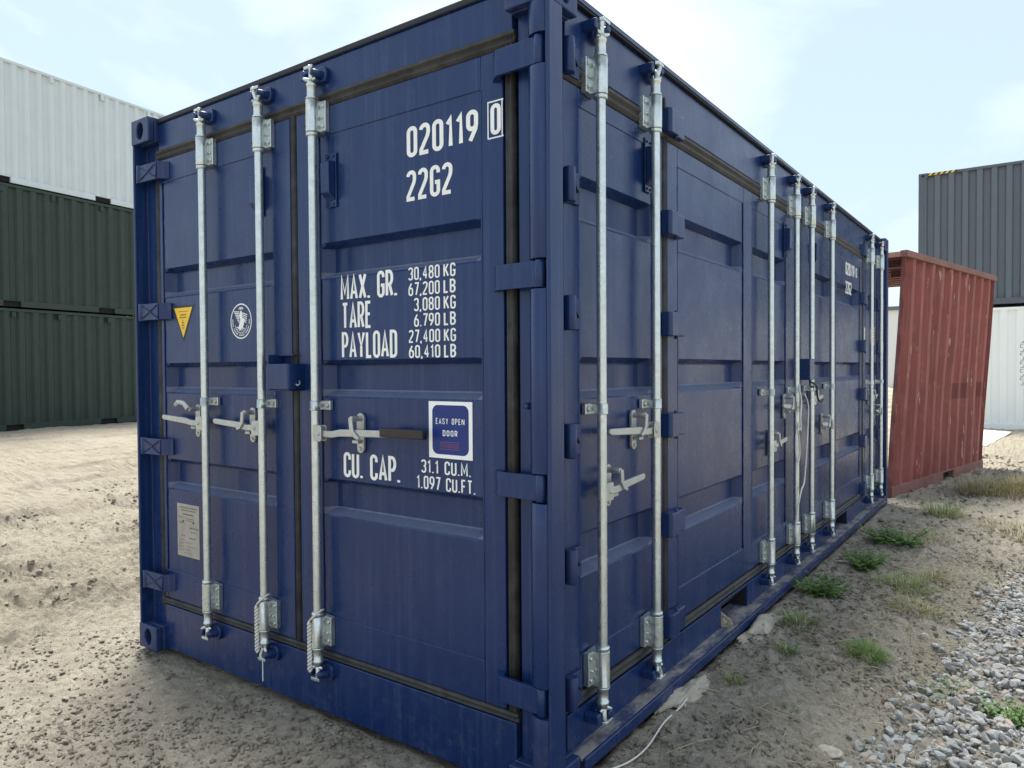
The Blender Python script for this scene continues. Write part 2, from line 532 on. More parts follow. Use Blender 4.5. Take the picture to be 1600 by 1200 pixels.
def glyph(ch):
    w = W_; h = w / 2; q = 0.0
    a = arc
    if ch in '0O': return w, [(a(h, 1 - h, h, h, 180, 0) + a(h, h, h, h, 0, -180), True)]
    if ch == 'D': return w, [([(0, 0), (0, 1)] + a(w - h, 1 - h, h, h, 90, 0) + a(w - h, h, h, h, 0, -90), True)]
    if ch == '1': return w * .55, [([(0, .80), (w * .42, 1), (w * .42, 0)], False)]
    if ch == '2': return w, [(a(h, 1 - h, h, h, 180, 0) + [(w, .72), (w * .9, .6), (0, .1), (0, 0), (w, 0)], False)]
    if ch == '3': return w, [(a(h, 1 - h, h, h, 180, 0) + [(w, .68)] + a(h, .68, h, .16, 0, -90)[1:], False), (a(h, .36, h, .16, 90, 0) + a(h, h, h, h, 0, -180), False)]
    if ch == '4': return w * 1.05, [([(w * .75, 0), (w * .75, 1), (0, .28)], False), ([(0, .28), (w * 1.1, .28)], False)]
    if ch == '6': return w, [(a(h, h, h, h, 180, 360) + a(h, .44, h, h, 0, 180), True), ([(w * .74, 1), (w * .10, .62), (0, .46), (0, .30)], False)]
    if ch == '9': return w, [(a(h, 1 - h, h, h, 0, 180) + a(h, .56, h, h, 180, 360), True), ([(w * .26, 0), (w * .90, .38), (w, .54), (w, .70)], False)]
    if ch == '7': return w, [([(0, 1), (w, 1), (w * .35, 0)], False)]
    if ch == '8': return w, [(a(h, 1 - h * .95, h * .95, h * .95, 180, 0) + a(h, .68, h * .95, .15, 0, -180), True), (a(h, .36, h, .15, 180, 0) + a(h, h, h, h, 0, -180), True)]
    if ch == 'M': return w * 1.35, [([(0, 0), (0, 1), (w * .675, .25), (w * 1.35, 1), (w * 1.35, 0)], False)]
    if ch == 'N': return w * 1.25, [([(0, 0), (0, 1)], False), ([(0, 1), (w * 1.25, 0)], False), ([(w * 1.25, 0), (w * 1.25, 1)], False)]
    if ch == 'A': return w * 1.15, [([(0, 0), (w * .575, 1), (w * 1.15, 0)], False), ([(w * .2, .27), (w * .95, .27)], False)]
    if ch == 'X': return w * 1.1, [([(0, 0), (w * 1.1, 1)], False), ([(0, 1), (w * 1.1, 0)], False)]
    if ch == 'G': return w, [([(w, .78)] + a(h, 1 - h, h, h, 0, 180) + a(h, h, h, h, 180, 360) + [(w, .45), (h, .45)], False)]
    if ch == 'C': return w, [([(w, .74)] + a(h, 1 - h, h, h, 0, 180) + a(h, h, h, h, 180, 360) + [(w, .26)], False)]
    if ch == 'U': return w, [([(0, 1)] + a(h, h, h, h, 180, 360) + [(w, 1)], False)]
    if ch == 'S': return w, [([(w, .78)] + a(h, 1 - h, h, h, 0, 180) + [(0, .68), (w, .36)] + a(h, h, h, h, 0, -180) + [(0, .24)], False)]
    if ch in 'PRB':
        top = [(.085, .46), (w - h, .46)] + a(w - h, .73, h, .27, -90, 90) + [(0, 1), (0, 0)]
        if ch == 'P': return w, [(top, False)]
        if ch == 'R': return w, [(top, False), ([(w * .5, .46), (w, 0)], False)]
        return w, [([(0, 0), (0, 1), (w - h, 1)] + a(w - h, .765, h, .235, 90, -90) + [(.085, .53)], False), ([(0, .50), (w - h, .50)] + a(w - h, .25, h, .25, 90, -90) + [(0, 0)], False)]
    if ch == 'T': return w * 1.05, [([(0, 1), (w * 1.05, 1)], False), ([(w * .525, 1), (w * .525, 0)], False)]
    if ch == 'E': return w * .85, [([(w * .85, 1), (0, 1), (0, 0), (w * .85, 0)], False), ([(0, .52), (w * .75, .52)], False)]
    if ch == 'F': return w * .85, [([(w * .85, 1), (0, 1), (0, 0)], False), ([(0, .52), (w * .75, .52)], False)]
    if ch == 'L': return w * .85, [([(0, 1), (0, 0), (w * .85, 0)], False)]
    if ch == 'Y': return w * 1.15, [([(0, 1), (w * .575, .45), (w * 1.15, 1)], False), ([(w * .575, .45), (w * .575, 0)], False)]
    if ch == 'K': return w * 1.05, [([(0, 0), (0, 1)], False), ([(w, 1), (0, .38)], False), ([(w * .35, .58), (w * 1.05, 0)], False)]
    if ch == '.': return 0.02, [([(0, -.03), (0, .07)], False)]
    if ch == ',': return 0.02, [([(0, .08), (-.03, -.14)], False)]
    return 0.16, []


def ribbon(mb, pts, closed, t, d, to):
    P = []
    for p in pts:
        if not P or (p[0] - P[-1][0]) ** 2 + (p[1] - P[-1][1]) ** 2 > 1e-10: P.append(p)
    if closed and (P[0][0] - P[-1][0]) ** 2 + (P[0][1] - P[-1][1]) ** 2 < 1e-10: P.pop()
    n = len(P)
    if n < 2: return
    vs = []
    for i in range(n):
        def nrm(a, b):
            dx, dy = b[0] - a[0], b[1] - a[1]
            L = math.hypot(dx, dy)
            return (-dy / L, dx / L)
        if closed or 0 < i < n - 1:
            n1 = nrm(P[i - 1], P[i]); n2 = nrm(P[i], P[(i + 1) % n])
            mx, my = n1[0] + n2[0], n1[1] + n2[1]
            L = max(math.hypot(mx, my), .5)
            k = 2 / (L * L)
            k = min(k, 1.6)
            m = (mx * k * .5 * 1.0, my * k * .5 * 1.0)
            m = (mx / max(1e-6, (mx * mx + my * my)) * 2, my / max(1e-6, (mx * mx + my * my)) * 2)
            ln = math.hypot(*m)
            if ln > 1.7: m = (m[0] / ln * 1.7, m[1] / ln * 1.7)
        elif i == 0: m = nrm(P[0], P[1])
        else: m = nrm(P[-2], P[-1])
        vs += [(P[i][0] + m[0] * t / 2, P[i][1] + m[1] * t / 2), (P[i][0] - m[0] * t / 2, P[i][1] - m[1] * t / 2)]
    fs = [(2 * i, 2 * i + 1, 2 * i + 3, 2 * i + 2) for i in range(n - 1)]
    if closed: fs.append((2 * n - 2, 2 * n - 1, 1, 0))
    mb.add([to(x, y, d) for x, y in vs], fs)


def text_width(s, gap=0.24, t=.15):
    return sum(glyph(c)[0] + gap for c in s) - gap + t


def lettering(mb, s, u0, u1, z0, z1, d, t=0.15, gap=0.26, z0r=None, z1r=None, serif=False, word=None):
    """fit the string into u0..u1; a right-hand z pair lets the line slope"""
    z0r = z0 if z0r is None else z0r
    z1r = z1 if z1r is None else z1r
    tw = text_width(s, gap, t)
    k = (u1 - u0) / tw
    lift = [0]

    def to(x, y, dd):
        X = (x + t / 2) * k
        f = X / (u1 - u0)
        lo, hi = z0 + (z0r - z0) * f, z1 + (z1r - z1) * f
        h = hi - lo
        th = t * k / max(h, 1e-6) / 2      # keep strokes equally thick both ways
        return (u0 + X, dd, lo + h * (th + y * (1 - 2 * th)))
    x = 0; wi = 0
    for c in s:
        w, st = glyph(c)
        if c == ' ': wi += 1
        if word is not None and wi != word: st = []
        for pts, cl in st:
            lift[0] = (lift[0] + 1) % 3
            q = [(px + x, py) for px, py in pts]
            # thickness is measured along u; the z axis is scaled to match
            hs = ((z1 - z0) / k)
            qq = [(px, py * hs) for px, py in q]
            ribbon(mb, qq, cl, t, d + lift[0] * 0.00012, lambda a, b, dd: to(a, b / hs, dd))
            if serif and not cl:
                for e in (q[0], q[-1]):
                    if abs(e[1]) < .01 or abs(e[1] - 1) < .01:
                        ribbon(mb, [(e[0] - .11, e[1] * hs), (e[0] + .11, e[1] * hs)], False, t * .55, d + .0005, lambda a, b, dd: to(a, b / hs, dd))
        x += w + gap


# =================================================================== GROUND
def grad_noise(x, y, seed=0):
    xi = np.floor(x).astype(np.int64); yi = np.floor(y).astype(np.int64)
    xf, yf = x - xi, y - yi

    def g(ix, iy):
        h = (ix * 374761393 + iy * 668265263 + seed * 1442695041) & 0xffffffff
        h = ((h ^ (h >> 13)) * 1274126177) & 0xffffffff
        h = (h ^ (h >> 16)) & 0xffff
        a = h * (2 * math.pi / 65536.0)
        return np.cos(a), np.sin(a)
    u = xf * xf * xf * (xf * (xf * 6 - 15) + 10); v = yf * yf * yf * (yf * (yf * 6 - 15) + 10)

    def dot(ix, iy, dx, dy):
        c, s = g(ix, iy)
        return c * dx + s * dy
    a = dot(xi, yi, xf, yf); b = dot(xi + 1, yi, xf - 1, yf)
    c = dot(xi, yi + 1, xf, yf - 1); d = dot(xi + 1, yi + 1, xf - 1, yf - 1)
    return (a * (1 - u) + b * u) * (1 - v) + (c * (1 - u) + d * u) * v


def fbm(x, y, octs=5, seed=0, gain=0.55):
    s = np.zeros_like(x); a = 1.0; f = 1.0
    for i in range(octs):
        s += a * grad_noise(x * f, y * f, seed + i); a *= gain; f *= 2.03
    return s


def sstep(a, b, x):
    t = np.clip((x - a) / (b - a), 0, 1)
    return t * t * (3 - 2 * t)


def gravel_edge(y):
    return 0.74 + 0.135 * (y - 1.0)


def height(x, y):
    x = np.asarray(x, float); y = np.asarray(y, float)
    fine = fbm(x * 9, y * 9, 4, 3) * 0.014 + np.abs(fbm(x * 24, y * 24, 3, 21)) * 0.016
    broad = fbm(x * 0.7, y * 0.7, 4, 40) * 0.035
    # --- sandy yard
    yard = -0.02 + broad + fine * (1 + 0.9 * sstep(-2.6, -3.4, x))
    wob = fbm(y * 0.35 + 5, y * 0.0 + 2, 2, 9) * 0.35
    for xc, wd, dp in ((-3.05, .10, .06), (-3.65, .15, .075), (-4.35, .17, .085), (-5.3, .20, .08), (-6.4, .26, .085), (-7.7, .26, .08), (-9.2, .3, .08), (-11.0, .4, .08)):
        t = (x - xc - wob) / wd
        brk = 0.50 + 1.7 * fbm(y * 0.9 + xc * 3.1, x * 0.5, 3, 77)
        yard += (-dp * np.exp(-t * t) + dp * 0.8 * np.exp(-((np.abs(t) - 1.7) / 0.6) ** 2)) * np.clip(brk, 0.1, 1.2)
        yard += 0.075 * np.exp(-t * t / 3) * fbm(x * 7, y * 7, 4, 55, .65) * np.clip(brk, 0.1, 1.2)
    yard += 0.16 * sstep(-6, -15, x)
    yard = np.where(y < 0.2, yard, yard)
    # hollow below the sill at the far corner, heaped soil towards the near one
    end = sstep(-1.2, -0.2, y) * sstep(0.5, 0.0, y)
    hol = -0.045 * np.exp(-((x + 1.95) / 0.36) ** 2) + 0.022 * sstep(-1.6, -0.6, x)
    yard += hol * end
    # --- strip along the side
    e = gravel_edge(np.clip(y, -3, 8))
    strip = 0.036 + fine * 1.35 + fbm(x * 3.4, y * 3.4, 4, 61, .6) * 0.024
    strip += -0.10 * sstep(0.28, 1.0, x / np.maximum(e, 0.3) * 0.85) * sstep(9, 4, y)
    ridg = np.abs(fbm(x * 6 + y * 3, y * 9 - x * 5, 3, 14))
    strip += (0.055 * ridg - 0.012) * sstep(0.20, 0.45, x) * sstep(0.6, 2.4, y)
    # grass bank beyond, right
    strip += 0.10 * np.exp(-(((x - 1.25) / .5) ** 2 + ((y - 7.6) / 1.6) ** 2))
    strip += (broad * 0.4)
    k = sstep(-0.35, -0.08, x) * sstep(-2.2, 0.05, y + 0.6 * sstep(0.2, 0.6, x) * 3)
    k = np.maximum(k, sstep(0.05, 0.5, x))
    h = yard * (1 - k) + strip * k
    # keep soil below the container floor
    ins = sstep(-2.50, -2.38, x) * sstep(0.02, -0.10, x) * sstep(-0.02, 0.12, y) * sstep(6.2, 6.0, y)
    h = h * (1 - ins) + np.minimum(h, -0.03 + fine * 0.5) * ins
    lip = sstep(-0.12, -0.05, x) * sstep(0.09, 0.02, x) * sstep(-0.1, 0.0, y) * sstep(6.2, 6.0, y)
    h = np.where(lip > 0, np.minimum(h, 0.045 * 1 + 0.2 * (1 - lip)), h)
    return h


def axis(lo, hi, step, far_lo, far_hi, grow):
    a = [lo]
    while a[-1] < hi: a.append(a[-1] + step)
    s = step; r_ = [a[-1]]
    while r_[-1] < far_hi:
        s *= 1 + grow; r_.append(r_[-1] + s)
    s = step; l_ = [lo]
    while l_[-1] > far_lo:
        s *= 1 + grow; l_.append(l_[-1] - s)
    return np.array(l_[::-1][:-1] + a + r_[1:])


gx = axis(-4.6, 1.9, 0.0155, -900, 900, 0.036)
gy = axis(-1.3, 4.2, 0.0155, -900, 900, 0.036)
GX, GY = np.meshgrid(gx, gy)
GZ = height(GX, GY)
fade = np.exp(-(np.maximum(0, np.hypot(GX, GY) - 60) / 60) ** 2)
GZ = GZ * fade
nx_, ny_ = len(gx), len(gy)


def big_mesh(name, V, Fc, mat, smooth=True, parent=None):
    me = bpy.data.meshes.new(name)
    nv, nf = len(V), len(Fc)
    k = Fc.shape[1]
    me.vertices.add(nv)
    me.vertices.foreach_set('co', np.ascontiguousarray(V, dtype=np.float32).ravel())
    me.loops.add(nf * k)
    me.loops.foreach_set('vertex_index', np.ascontiguousarray(Fc, dtype=np.int32).ravel())
    me.polygons.add(nf)
    me.polygons.foreach_set('loop_start', np.arange(0, nf * k, k, dtype=np.int32))
    me.polygons.foreach_set('use_smooth', np.full(nf, smooth))
    me.update(calc_edges=True)
    me.validate()
    me.materials.append(MATS[mat])
    o = bpy.data.objects.new(name, me)
    COL.objects.link(o)
    if parent is not None: o.parent = parent
    return o


idx = np.arange(nx_ * ny_).reshape(ny_, nx_)
quads = np.stack([idx[:-1, :-1], idx[:-1, 1:], idx[1:, 1:], idx[1:, :-1]], -1).reshape(-1, 4)
ground = big_mesh('ground', np.stack([GX, GY, GZ], -1).reshape(-1, 3), quads, 'ground_soil')
tag(ground, 'pale sandy yard and bare soil strip around the containers', kind='structure')


GXL, GYL = gx.tolist(), gy.tolist()
import bisect


def hz(x, y):
    i = min(max(bisect.bisect_right(GXL, x) - 1, 0), nx_ - 2)
    j = min(max(bisect.bisect_right(GYL, y) - 1, 0), ny_ - 2)
    fx = (x - GXL[i]) / (GXL[i + 1] - GXL[i]); fy = (y - GYL[j]) / (GYL[j + 1] - GYL[j])
    return float((GZ[j, i] * (1 - fx) + GZ[j, i + 1] * fx) * (1 - fy) + (GZ[j + 1, i] * (1 - fx) + GZ[j + 1, i + 1] * fx) * fy)


# ------------------------------------------------------------------ the blue container
CL, CW, CH = 6.058, 2.438, 2.591
box = empty('shipping_container', (-CW / 2, CL / 2, 0.0))
tag(box, 'large dark blue side-opening shipping container with galvanised locking bars in the foreground', 'container')
DD = -0.056           # door face, measured outwards from the outer frame plane


def casting(x_out, y_out, z0):
    """corner casting: x_out / y_out = 'min' or 'max' side that lies on the outside"""
    lx, ly, lz = 0.162, 0.178, 0.118
    x0 = -CW if x_out < 0 else -lx
    y0 = 0 if y_out < 0 else CL - ly
    x1, y1, z1 = x0 + lx, y0 + ly, z0 + lz
    m = MB()
    t = 0.032
    cx0, cx1 = (x0 + t, x1) if x_out < 0 else (x0, x1 - t)
    cy0, cy1 = (y0 + t, y1) if y_out < 0 else (y0, y1 - t)
    m.box(cx0, cx1, cy0, cy1, z0, z1)
    # end face slab with its oval hole
    ya, yb = (y0, y0 + t) if y_out < 0 else (y1 - t, y1)
    m.holed(x0, x1, z0, z1, (x0 + x1) / 2, (z0 + z1) / 2, 0.031, 0.041, ya, yb)
    # side face slab
    s = MB(lambda u, d, z: (d, u, z))
    xa, xb = (x0, x0 + t) if x_out < 0 else (x1 - t, x1)
    s.holed(cy0, cy1, z0, z1, (cy0 + cy1) / 2, (z0 + z1) / 2, 0.026, 0.041, xa, xb)
    k = len(m.v)
    m.v += s.v; m.f += [tuple(i + k for i in f) for f in s.f]; m.sm += s.sm
    o = m.obj('corner_casting', 'blue_scuffed', box, bevel=0.006, seg=3)
    h = MB()
    h.box(cx0 + .012, cx1 - .012, (cy0 - 0.002 if y_out < 0 else cy1 - .001), (cy0 + .001 if y_out < 0 else cy1 + 0.002), z0 + .012, z1 - .012)
    h.box((cx1 - .001 if x_out > 0 else cx0 - 0.002), (cx1 + 0.002 if x_out > 0 else cx0 + .001), cy0 + .02, cy1 - .02, z0 + .012, z1 - .012)
    h.obj('opening', 'dark_hole', o)
    return o


for zz in (0.0, CH - 0.118):
    for sx in (-1, 1):
        for sy in (-1, 1):
            casting(sx, sy, zz)

# hinge heights of the end doors and of the side doors
HE = [(2.285, 2.372), (1.612, 1.697), (0.958, 1.042), (0.298, 0.384)]
HSC = [2.365, 1.955, 1.545, 1.132, 0.725, 0.310]
Z0P, Z1P = 0.118, CH - 0.118


def post_sections():
    z = Z0P; out = []
    for a, b in sorted(HE):
        out.append((z, a - 0.004, 'full')); out.append((a - 0.004, b + 0.004, 'slot')); z = b + 0.004
    out.append((z, Z1P, 'full'))
    return out


nose = [(-0.090, 0.060), (-0.087, 0.034), (-0.080, 0.016), (-0.066, 0.005), (-0.050, 0.001), (-0.034, 0.0), (-0.022, 0.003), (-0.0145, 0.009)]
slot = [(-0.150, 0.060), (-0.014, 0.060), (-0.0135, 0.006), (-0.004, 0.005), (0.0, 0.012), (0.0, 0.085), (-0.052, 0.088), (-0.052, 0.160), (-0.150, 0.160)]
m = MB()
m.prismz(slot, Z0P, Z1P)
post = m.obj('corner_post', 'blue_paint', box, bevel=0.003)
for a, b, k in post_sections():
    if k == 'full':
        m = MB()
        m.prismz([(-0.0895, 0.0595)] + nose + [(-0.0145, 0.0595)], a, b, True)
        m.obj('post_tube', 'blue_scuffed' if a < 0.3 else 'blue_paint', post, bevel=0.0025)
# far end of the same side
m = MB()
m.prismz([(-0.15, CL), (0, CL), (0, CL - 0.085), (-0.052, CL - 0.088), (-0.052, CL - 0.16), (-0.15, CL - 0.16)], Z0P, Z1P)
m.obj('corner_post', 'blue_paint', box, bevel=0.003)
# far left post at the door end: thin outer flange, recessed web
m = MB()
X0 = -CW
m.prismz([(X0, 0.012), (X0 + 0.008, 0.002), (X0 + 0.018, 0.004), (X0 + 0.022, 0.068), (X0 + 0.150, 0.068), (X0 + 0.150, 0.16), (X0, 0.16)], Z0P, Z1P)
m.obj('corner_post', 'blue_paint', box, bevel=0.003)
m = MB()
m.box(X0, X0 + 0.15, CL - 0.16, CL, Z0P, Z1P)
m.obj('corner_post', 'blue_paint', box, bevel=0.003)

# roof, headers, sills, rails
m = MB()
m.box(-CW + 0.03, -0.03, 0.045, CL - 0.045, 2.560, 2.572)
for i in range(20):
    y = 0.25 + i * 0.29
    m.prismu([(y, 2.572), (y + 0.03, 2.580), (y + 0.14, 2.580), (y + 0.17, 2.572)], -CW + 0.12, -0.12)
m.obj('roof', 'blue_paint', box)
m = MB(); m.box(-2.274, -0.164, 0.050, 0.14, 2.432, 2.559); m.obj('door_header', 'blue_paint', box, bevel=0.003)
m = MB(); m.box(-2.27, -0.166, 0.040, 0.10, 2.561, 2.583); m.obj('roof_edge_strip', 'near_black', box, bevel=0.004)  # near-black strip along the roof edge
m = MB(); m.box(-0.10, -0.034, 0.19, CL - 0.18, 2.552, 2.582); m.obj('roof_edge_strip', 'near_black', box, bevel=0.004)
m = MB(); m.box(-0.13, -0.050, 0.180, CL - 0.18, 2.362, 2.550); m.obj('side_header', 'blue_paint', box, bevel=0.003)
m = MB(); m.box(-2.274, -0.164, 0.050, 0.13, 0.012, 0.225); m.obj('door_sill', 'blue_paint', box, bevel=0.003)
# the vertical run of white paint on the sill
m = MB(END)
pz = np.linspace(0.035, 0.150, 14)
ribbon(m, [(-1.499 + 0.0005 * math.sin(i * 1.7), float(z)) for i, z in enumerate(pz)], False, 0.006, -0.0485, lambda a, b, d: (a, d, b))
m.obj('paint_run', 'letter_white', box, recalc=False)

# lower side rail: web with fork pockets, muddy flange and lip
POCK = [(1.60, 1.99), (CL - 1.99, CL - 1.60)]
segs = [(0.180, POCK[0][0]), (POCK[0][1], POCK[1][0]), (POCK[1][1], CL - 0.18)]
m = MB()
for a, b in segs: m.box(-0.14, -0.052, a, b, 0.108, 0.228)
for a, b in POCK: m.box(-0.14, -0.054, a, b, 0.214, 0.228)
web = m.obj('side_rail', 'blue_paint', box, bevel=0.002)
for a, b in POCK:
    m = MB()
    m.box(-1.0, -0.062, a - .002, a + .004, 0.02, 0.213); m.box(-1.0, -0.062, b - .004, b + .002, 0.02, 0.213)
    m.box(-1.0, -0.99, a, b, 0.02, 0.213); m.box(-1.0, -0.145, a, b, 0.2135, 0.222)
    m.obj('fork_pocket', 'near_black', web)
m = MB()
m.prismu([(0, 0)] * 0 or [(0.18, 0.100), (0.18, 0.107), (CL - 0.18, 0.107), (CL - 0.18, 0.100)], -0.145, 0.004)
m.obj('rail_flange', 'muddy_blue', box)
m = MB(); m.box(0.0045, 0.016, 0.18, CL - 0.18, 0.066, 0.108); m.obj('rail_lip', 'blue_paint', box, bevel=0.003)
m = MB(); m.box(-CW + 0.05, -0.16, 0.14, CL - 0.1, 0.12, 0.135); m.obj('floor_pan', 'near_black', box)


# remaining two walls (turned away)
def corrugated(mb, a0, a1, z0, z1, depth, pitch, to, fr=(0.24, 0.52, 0.76)):
    pts = [(a0, 0.0)]
    a = a0 + pitch * 0.12
    while a + pitch < a1:
        for f, d in ((0.0, 0.0), (fr[0], depth), (fr[1], depth), (fr[2], 0.0)):
            pts.append((a + f * pitch, d))
        a += pitch
    pts.append((a1, 0.0))
    n = len(pts)
    vs = [to(p[0], p[1], z0) for p in pts] + [to(p[0], p[1], z1) for p in pts]
    mb.add(vs, [(i, i + 1, n + i + 1, n + i) for i in range(n - 1)])


m = MB(); corrugated(m, 0.15, CL - 0.15, 0.12, 2.56, 0.036, 0.28, lambda a, d, z: (-CW + 0.02 + d, a, z)); m.obj('side_wall', 'blue_paint', box, recalc=False)
m = MB(); corrugated(m, -CW + 0.14, -0.14, 0.05, 2.56, 0.04, 0.26, lambda a, d, z: (a, CL - 0.03 - d, z)); m.obj('end_wall', 'blue_paint', box, recalc=False)
m = MB(); m.box(-CW + 0.01, -CW + 0.09, 0.18, CL - 0.18, 2.50, 2.555); m.obj('side_rail', 'blue_paint', box)
m = MB(); m.box(-CW + 0.01, -CW + 0.09, 0.18, CL - 0.18, 0.05, 0.16); m.obj('side_rail', 'blue_paint', box)


# ---- doors
def door(fm, name, u0, u1, z0, z1, frames, panels, grooves, weld_top, weld_bot, gdepth=0.047):
    """frames: vertical tubes (a,b); panels: (a,b) pressed sheets between them"""
    m = MB(fm)
    for a, b in frames:
        m.box(a, b, DD - 0.05, DD, z0, z1)
    o = m.obj(name, 'blue_paint', box, bevel=0.004)
    for a, b in panels:
        p = MB(fm)
        ramp = 0.034
        us = [a - 0.002, a + 0.004, a + ramp, b - ramp, b - 0.004, b + 0.002]
        fu = [0, 0.12, 1, 1, 0.12, 0]
        zs, dz = [z0 + 0.03], [0]
        for (zb, zt) in sorted(grooves):
            for z_, d_ in ((zb, 0), (zb + 0.006, 0.12), (zb + 0.026, 0.95), (zb + 0.032, 1), (zt - 0.026, 1), (zt - 0.020, 0.95), (zt - 0.003, 0.10), (zt, 0)):
                zs.append(z_); dz.append(d_)
        zs.append(z1 - 0.03); dz.append(0)
        nu = len(us)
        vs = [(u, DD - 0.004 - gdepth * min(fu[i], 1) * dz[j], zs[j]) for j in range(len(zs)) for i, u in enumerate(us)]
        fs = [(j * nu + i, j * nu + i + 1, (j + 1) * nu + i + 1, (j + 1) * nu + i) for j in range(len(zs) - 1) for i in range(nu - 1)]
        p.add(vs, fs)
        pn = p.obj('pressed_panel', 'blue_paint', o, recalc=False)
        pn.data.materials.append(MATS['blue_dust_skylit'])
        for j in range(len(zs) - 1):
            if j % 8 in (2, 3):          # upward groove slopes: sky highlight painted in, along with settled dust
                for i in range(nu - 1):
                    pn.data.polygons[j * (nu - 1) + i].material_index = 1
        # top and bottom horizontal tubes stand a few millimetres proud behind a weld step
        q = MB(fm)
        q.box(a + 0.001, b - 0.001, DD - 0.05, DD - 0.0005, weld_top, z1 - 0.001)
        q.obj('top_tube', 'blue_paint', o, bevel=0.003)
        q = MB(fm)
        q.box(a + 0.001, b - 0.001, DD - 0.05, DD - 0.0005, z0 + 0.001, weld_bot)
        q.obj('bottom_tube', 'blue_paint', o, bevel=0.003)
        # weld bead beside the sheet
        for uu in (a, b):
            w = MB(fm)
            n = 60
            w.tube([(uu + random.uniform(-.0012, .0012), DD - 0.001, weld_bot + (weld_top - weld_bot) * i / n) for i in range(n + 1)], [random.uniform(.0022, .0042) for i in range(n + 1)], 5)
            w.obj('weld_bead', 'blue_paint', o)
    return o


GE = [(0.793, 0.942), (1.258, 1.405), (1.718, 1.862)]
GS = [(0.660, 0.812), (1.260, 1.405), (1.856, 2.012)]
doorL = door(END, 'end_door', -2.290, -1.283, 0.258, 2.388, [(-2.290, -2.262), (-1.395, -1.283)], [(-2.262, -1.395)], GE, 2.277, 0.400)
doorR = door(END, 'end_door', -1.241, -0.208, 0.258, 2.388, [(-1.241, -1.105), (-0.296, -0.208)], [(-1.105, -0.296)], GE, 2.277, 0.400)
sdoor = []
sdoor.append(door(SIDE, 'side_door', 0.172, 0.935, 0.284, 2.298, [(0.172, 0.270), (0.845, 0.935)], [(0.270, 0.845)], GS, 2.235, 0.400))
sdoor.append(door(SIDE, 'side_door', 0.985, 3.010, 0.284, 2.298, [(0.985, 1.090), (1.940, 2.080), (2.72, 3.010)], [(1.090, 1.940), (2.080, 2.72)], GS, 2.215, 0.425))
sdoor.append(door(SIDE, 'side_door', 3.048, CL - 0.985, 0.284, 2.298, [(3.048, 3.30), (3.93, 4.06), (4.968, 5.073)], [(3.30, 3.93), (4.06, 4.968)], GS, 2.215, 0.425))
sdoor.append(door(SIDE, 'side_door', 5.123, CL - 0.172, 0.284, 2.298, [(5.123, 5.213), (5.788, 5.886)], [(5.213, 5.788)], GS, 2.235, 0.400))


# ---- rubber seals
def gasket(fm, pts, w, name='door_seal'):
    m = MB(fm)
    (u0, z0), (u1, z1) = pts
    h = w / 2
    if abs(u1 - u0) < 1e-6:
        prof = [(u0 - h, -0.075), (u0 - h, -0.062), (u0 - h * .55, -0.050), (u0 - h * .15, -0.056), (u0 + h * .15, -0.056), (u0 + h * .55, -0.050), (u0 + h, -0.062), (u0 + h, -0.075)]
        m.prismz(prof, z0, z1, True)
    else:
        prof = [(-0.075, z0 - h), (-0.060, z0 - h), (-0.048, z0 - h * .5), (-0.056, z0), (-0.044, z0 + h * .45), (-0.050, z0 + h), (-0.075, z0 + h)]
        m.prismu(prof, u0, u1)
    return m.obj(name, 'rubber', box, bevel=0.003)


gasket(END, [(-2.300, 2.412), (-0.156, 2.412)], 0.048)
gasket(END, [(-2.300, 0.242), (-0.156, 0.242)], 0.034)
gasket(END, [(-0.182, 0.22), (-0.182, 2.43)], 0.037)
gasket(END, [(-2.300, 0.22), (-2.300, 2.43)], 0.030)
gasket(END, [(-1.262, 0.22), (-1.262, 2.43)], 0.029)
gasket(SIDE, [(0.165, 2.330), (CL - 0.165, 2.330)], 0.058)
gasket(SIDE, [(0.165, 0.256), (CL - 0.165, 0.256)], 0.050)
for u in (0.160, 0.960, 3.029, CL - 0.960, CL - 0.160):
    gasket(SIDE, [(u, 0.23), (u, 2.36)], 0.030)
# dark backing inside the frame so that joints stay dark
m = MB(); m.box(-2.30, -0.13, 0.115, 0.125, 0.05, 2.5); m.obj('dark_backing', 'near_black', box)
m = MB(); m.box(-0.125, -0.115, 0.13, CL - 0.13, 0.15, 2.5); m.obj('dark_backing', 'near_black', box)


# ---- end door hinges
def end_hinge(mirror, za, zb, par):
    f = (lambda u, d, z: (-CW - u, -d, z)) if mirror else END
    m = MB(f)
    zc = (za + zb) / 2
    m.prismz([(-0.048, -0.010), (-0.206, -0.016), (-0.228, -0.034), (-0.246, -0.054), (-0.246, -0.0575), (-0.212, -0.0575), (-0.198, -0.032), (-0.048, -0.026)], za + 0.003, zb - 0.003)
    o = m.obj('hinge', 'blue_paint' if not mirror else 'blue_scuffed', par, bevel=0.004)
    b = MB(f)
    b.lathe(-0.044, -0.019, [(za, 0.0145), (za + 0.002, 0.0165), (zb - 0.002, 0.0165), (zb, 0.0145)], 18)
    b.obj('hinge_barrel', 'blue_paint', par)
    if mirror:      # cast ribs on the far hinges
        r_ = MB(f)
        for s in (1, -1):
            r_.rod((-0.06, -0.008, zc + s * 0.03), (-0.19, -0.012, zc - s * 0.03), 0.0022, 6)
        r_.rod((-0.20, -0.014, za + .006), (-0.20, -0.014, zb - .006), 0.004, 6)
        r_.obj('hinge_rib', 'blue_paint', par)


for a, b in HE:
    end_hinge(False, a, b, doorR)
    end_hinge(True, a, b, doorL)


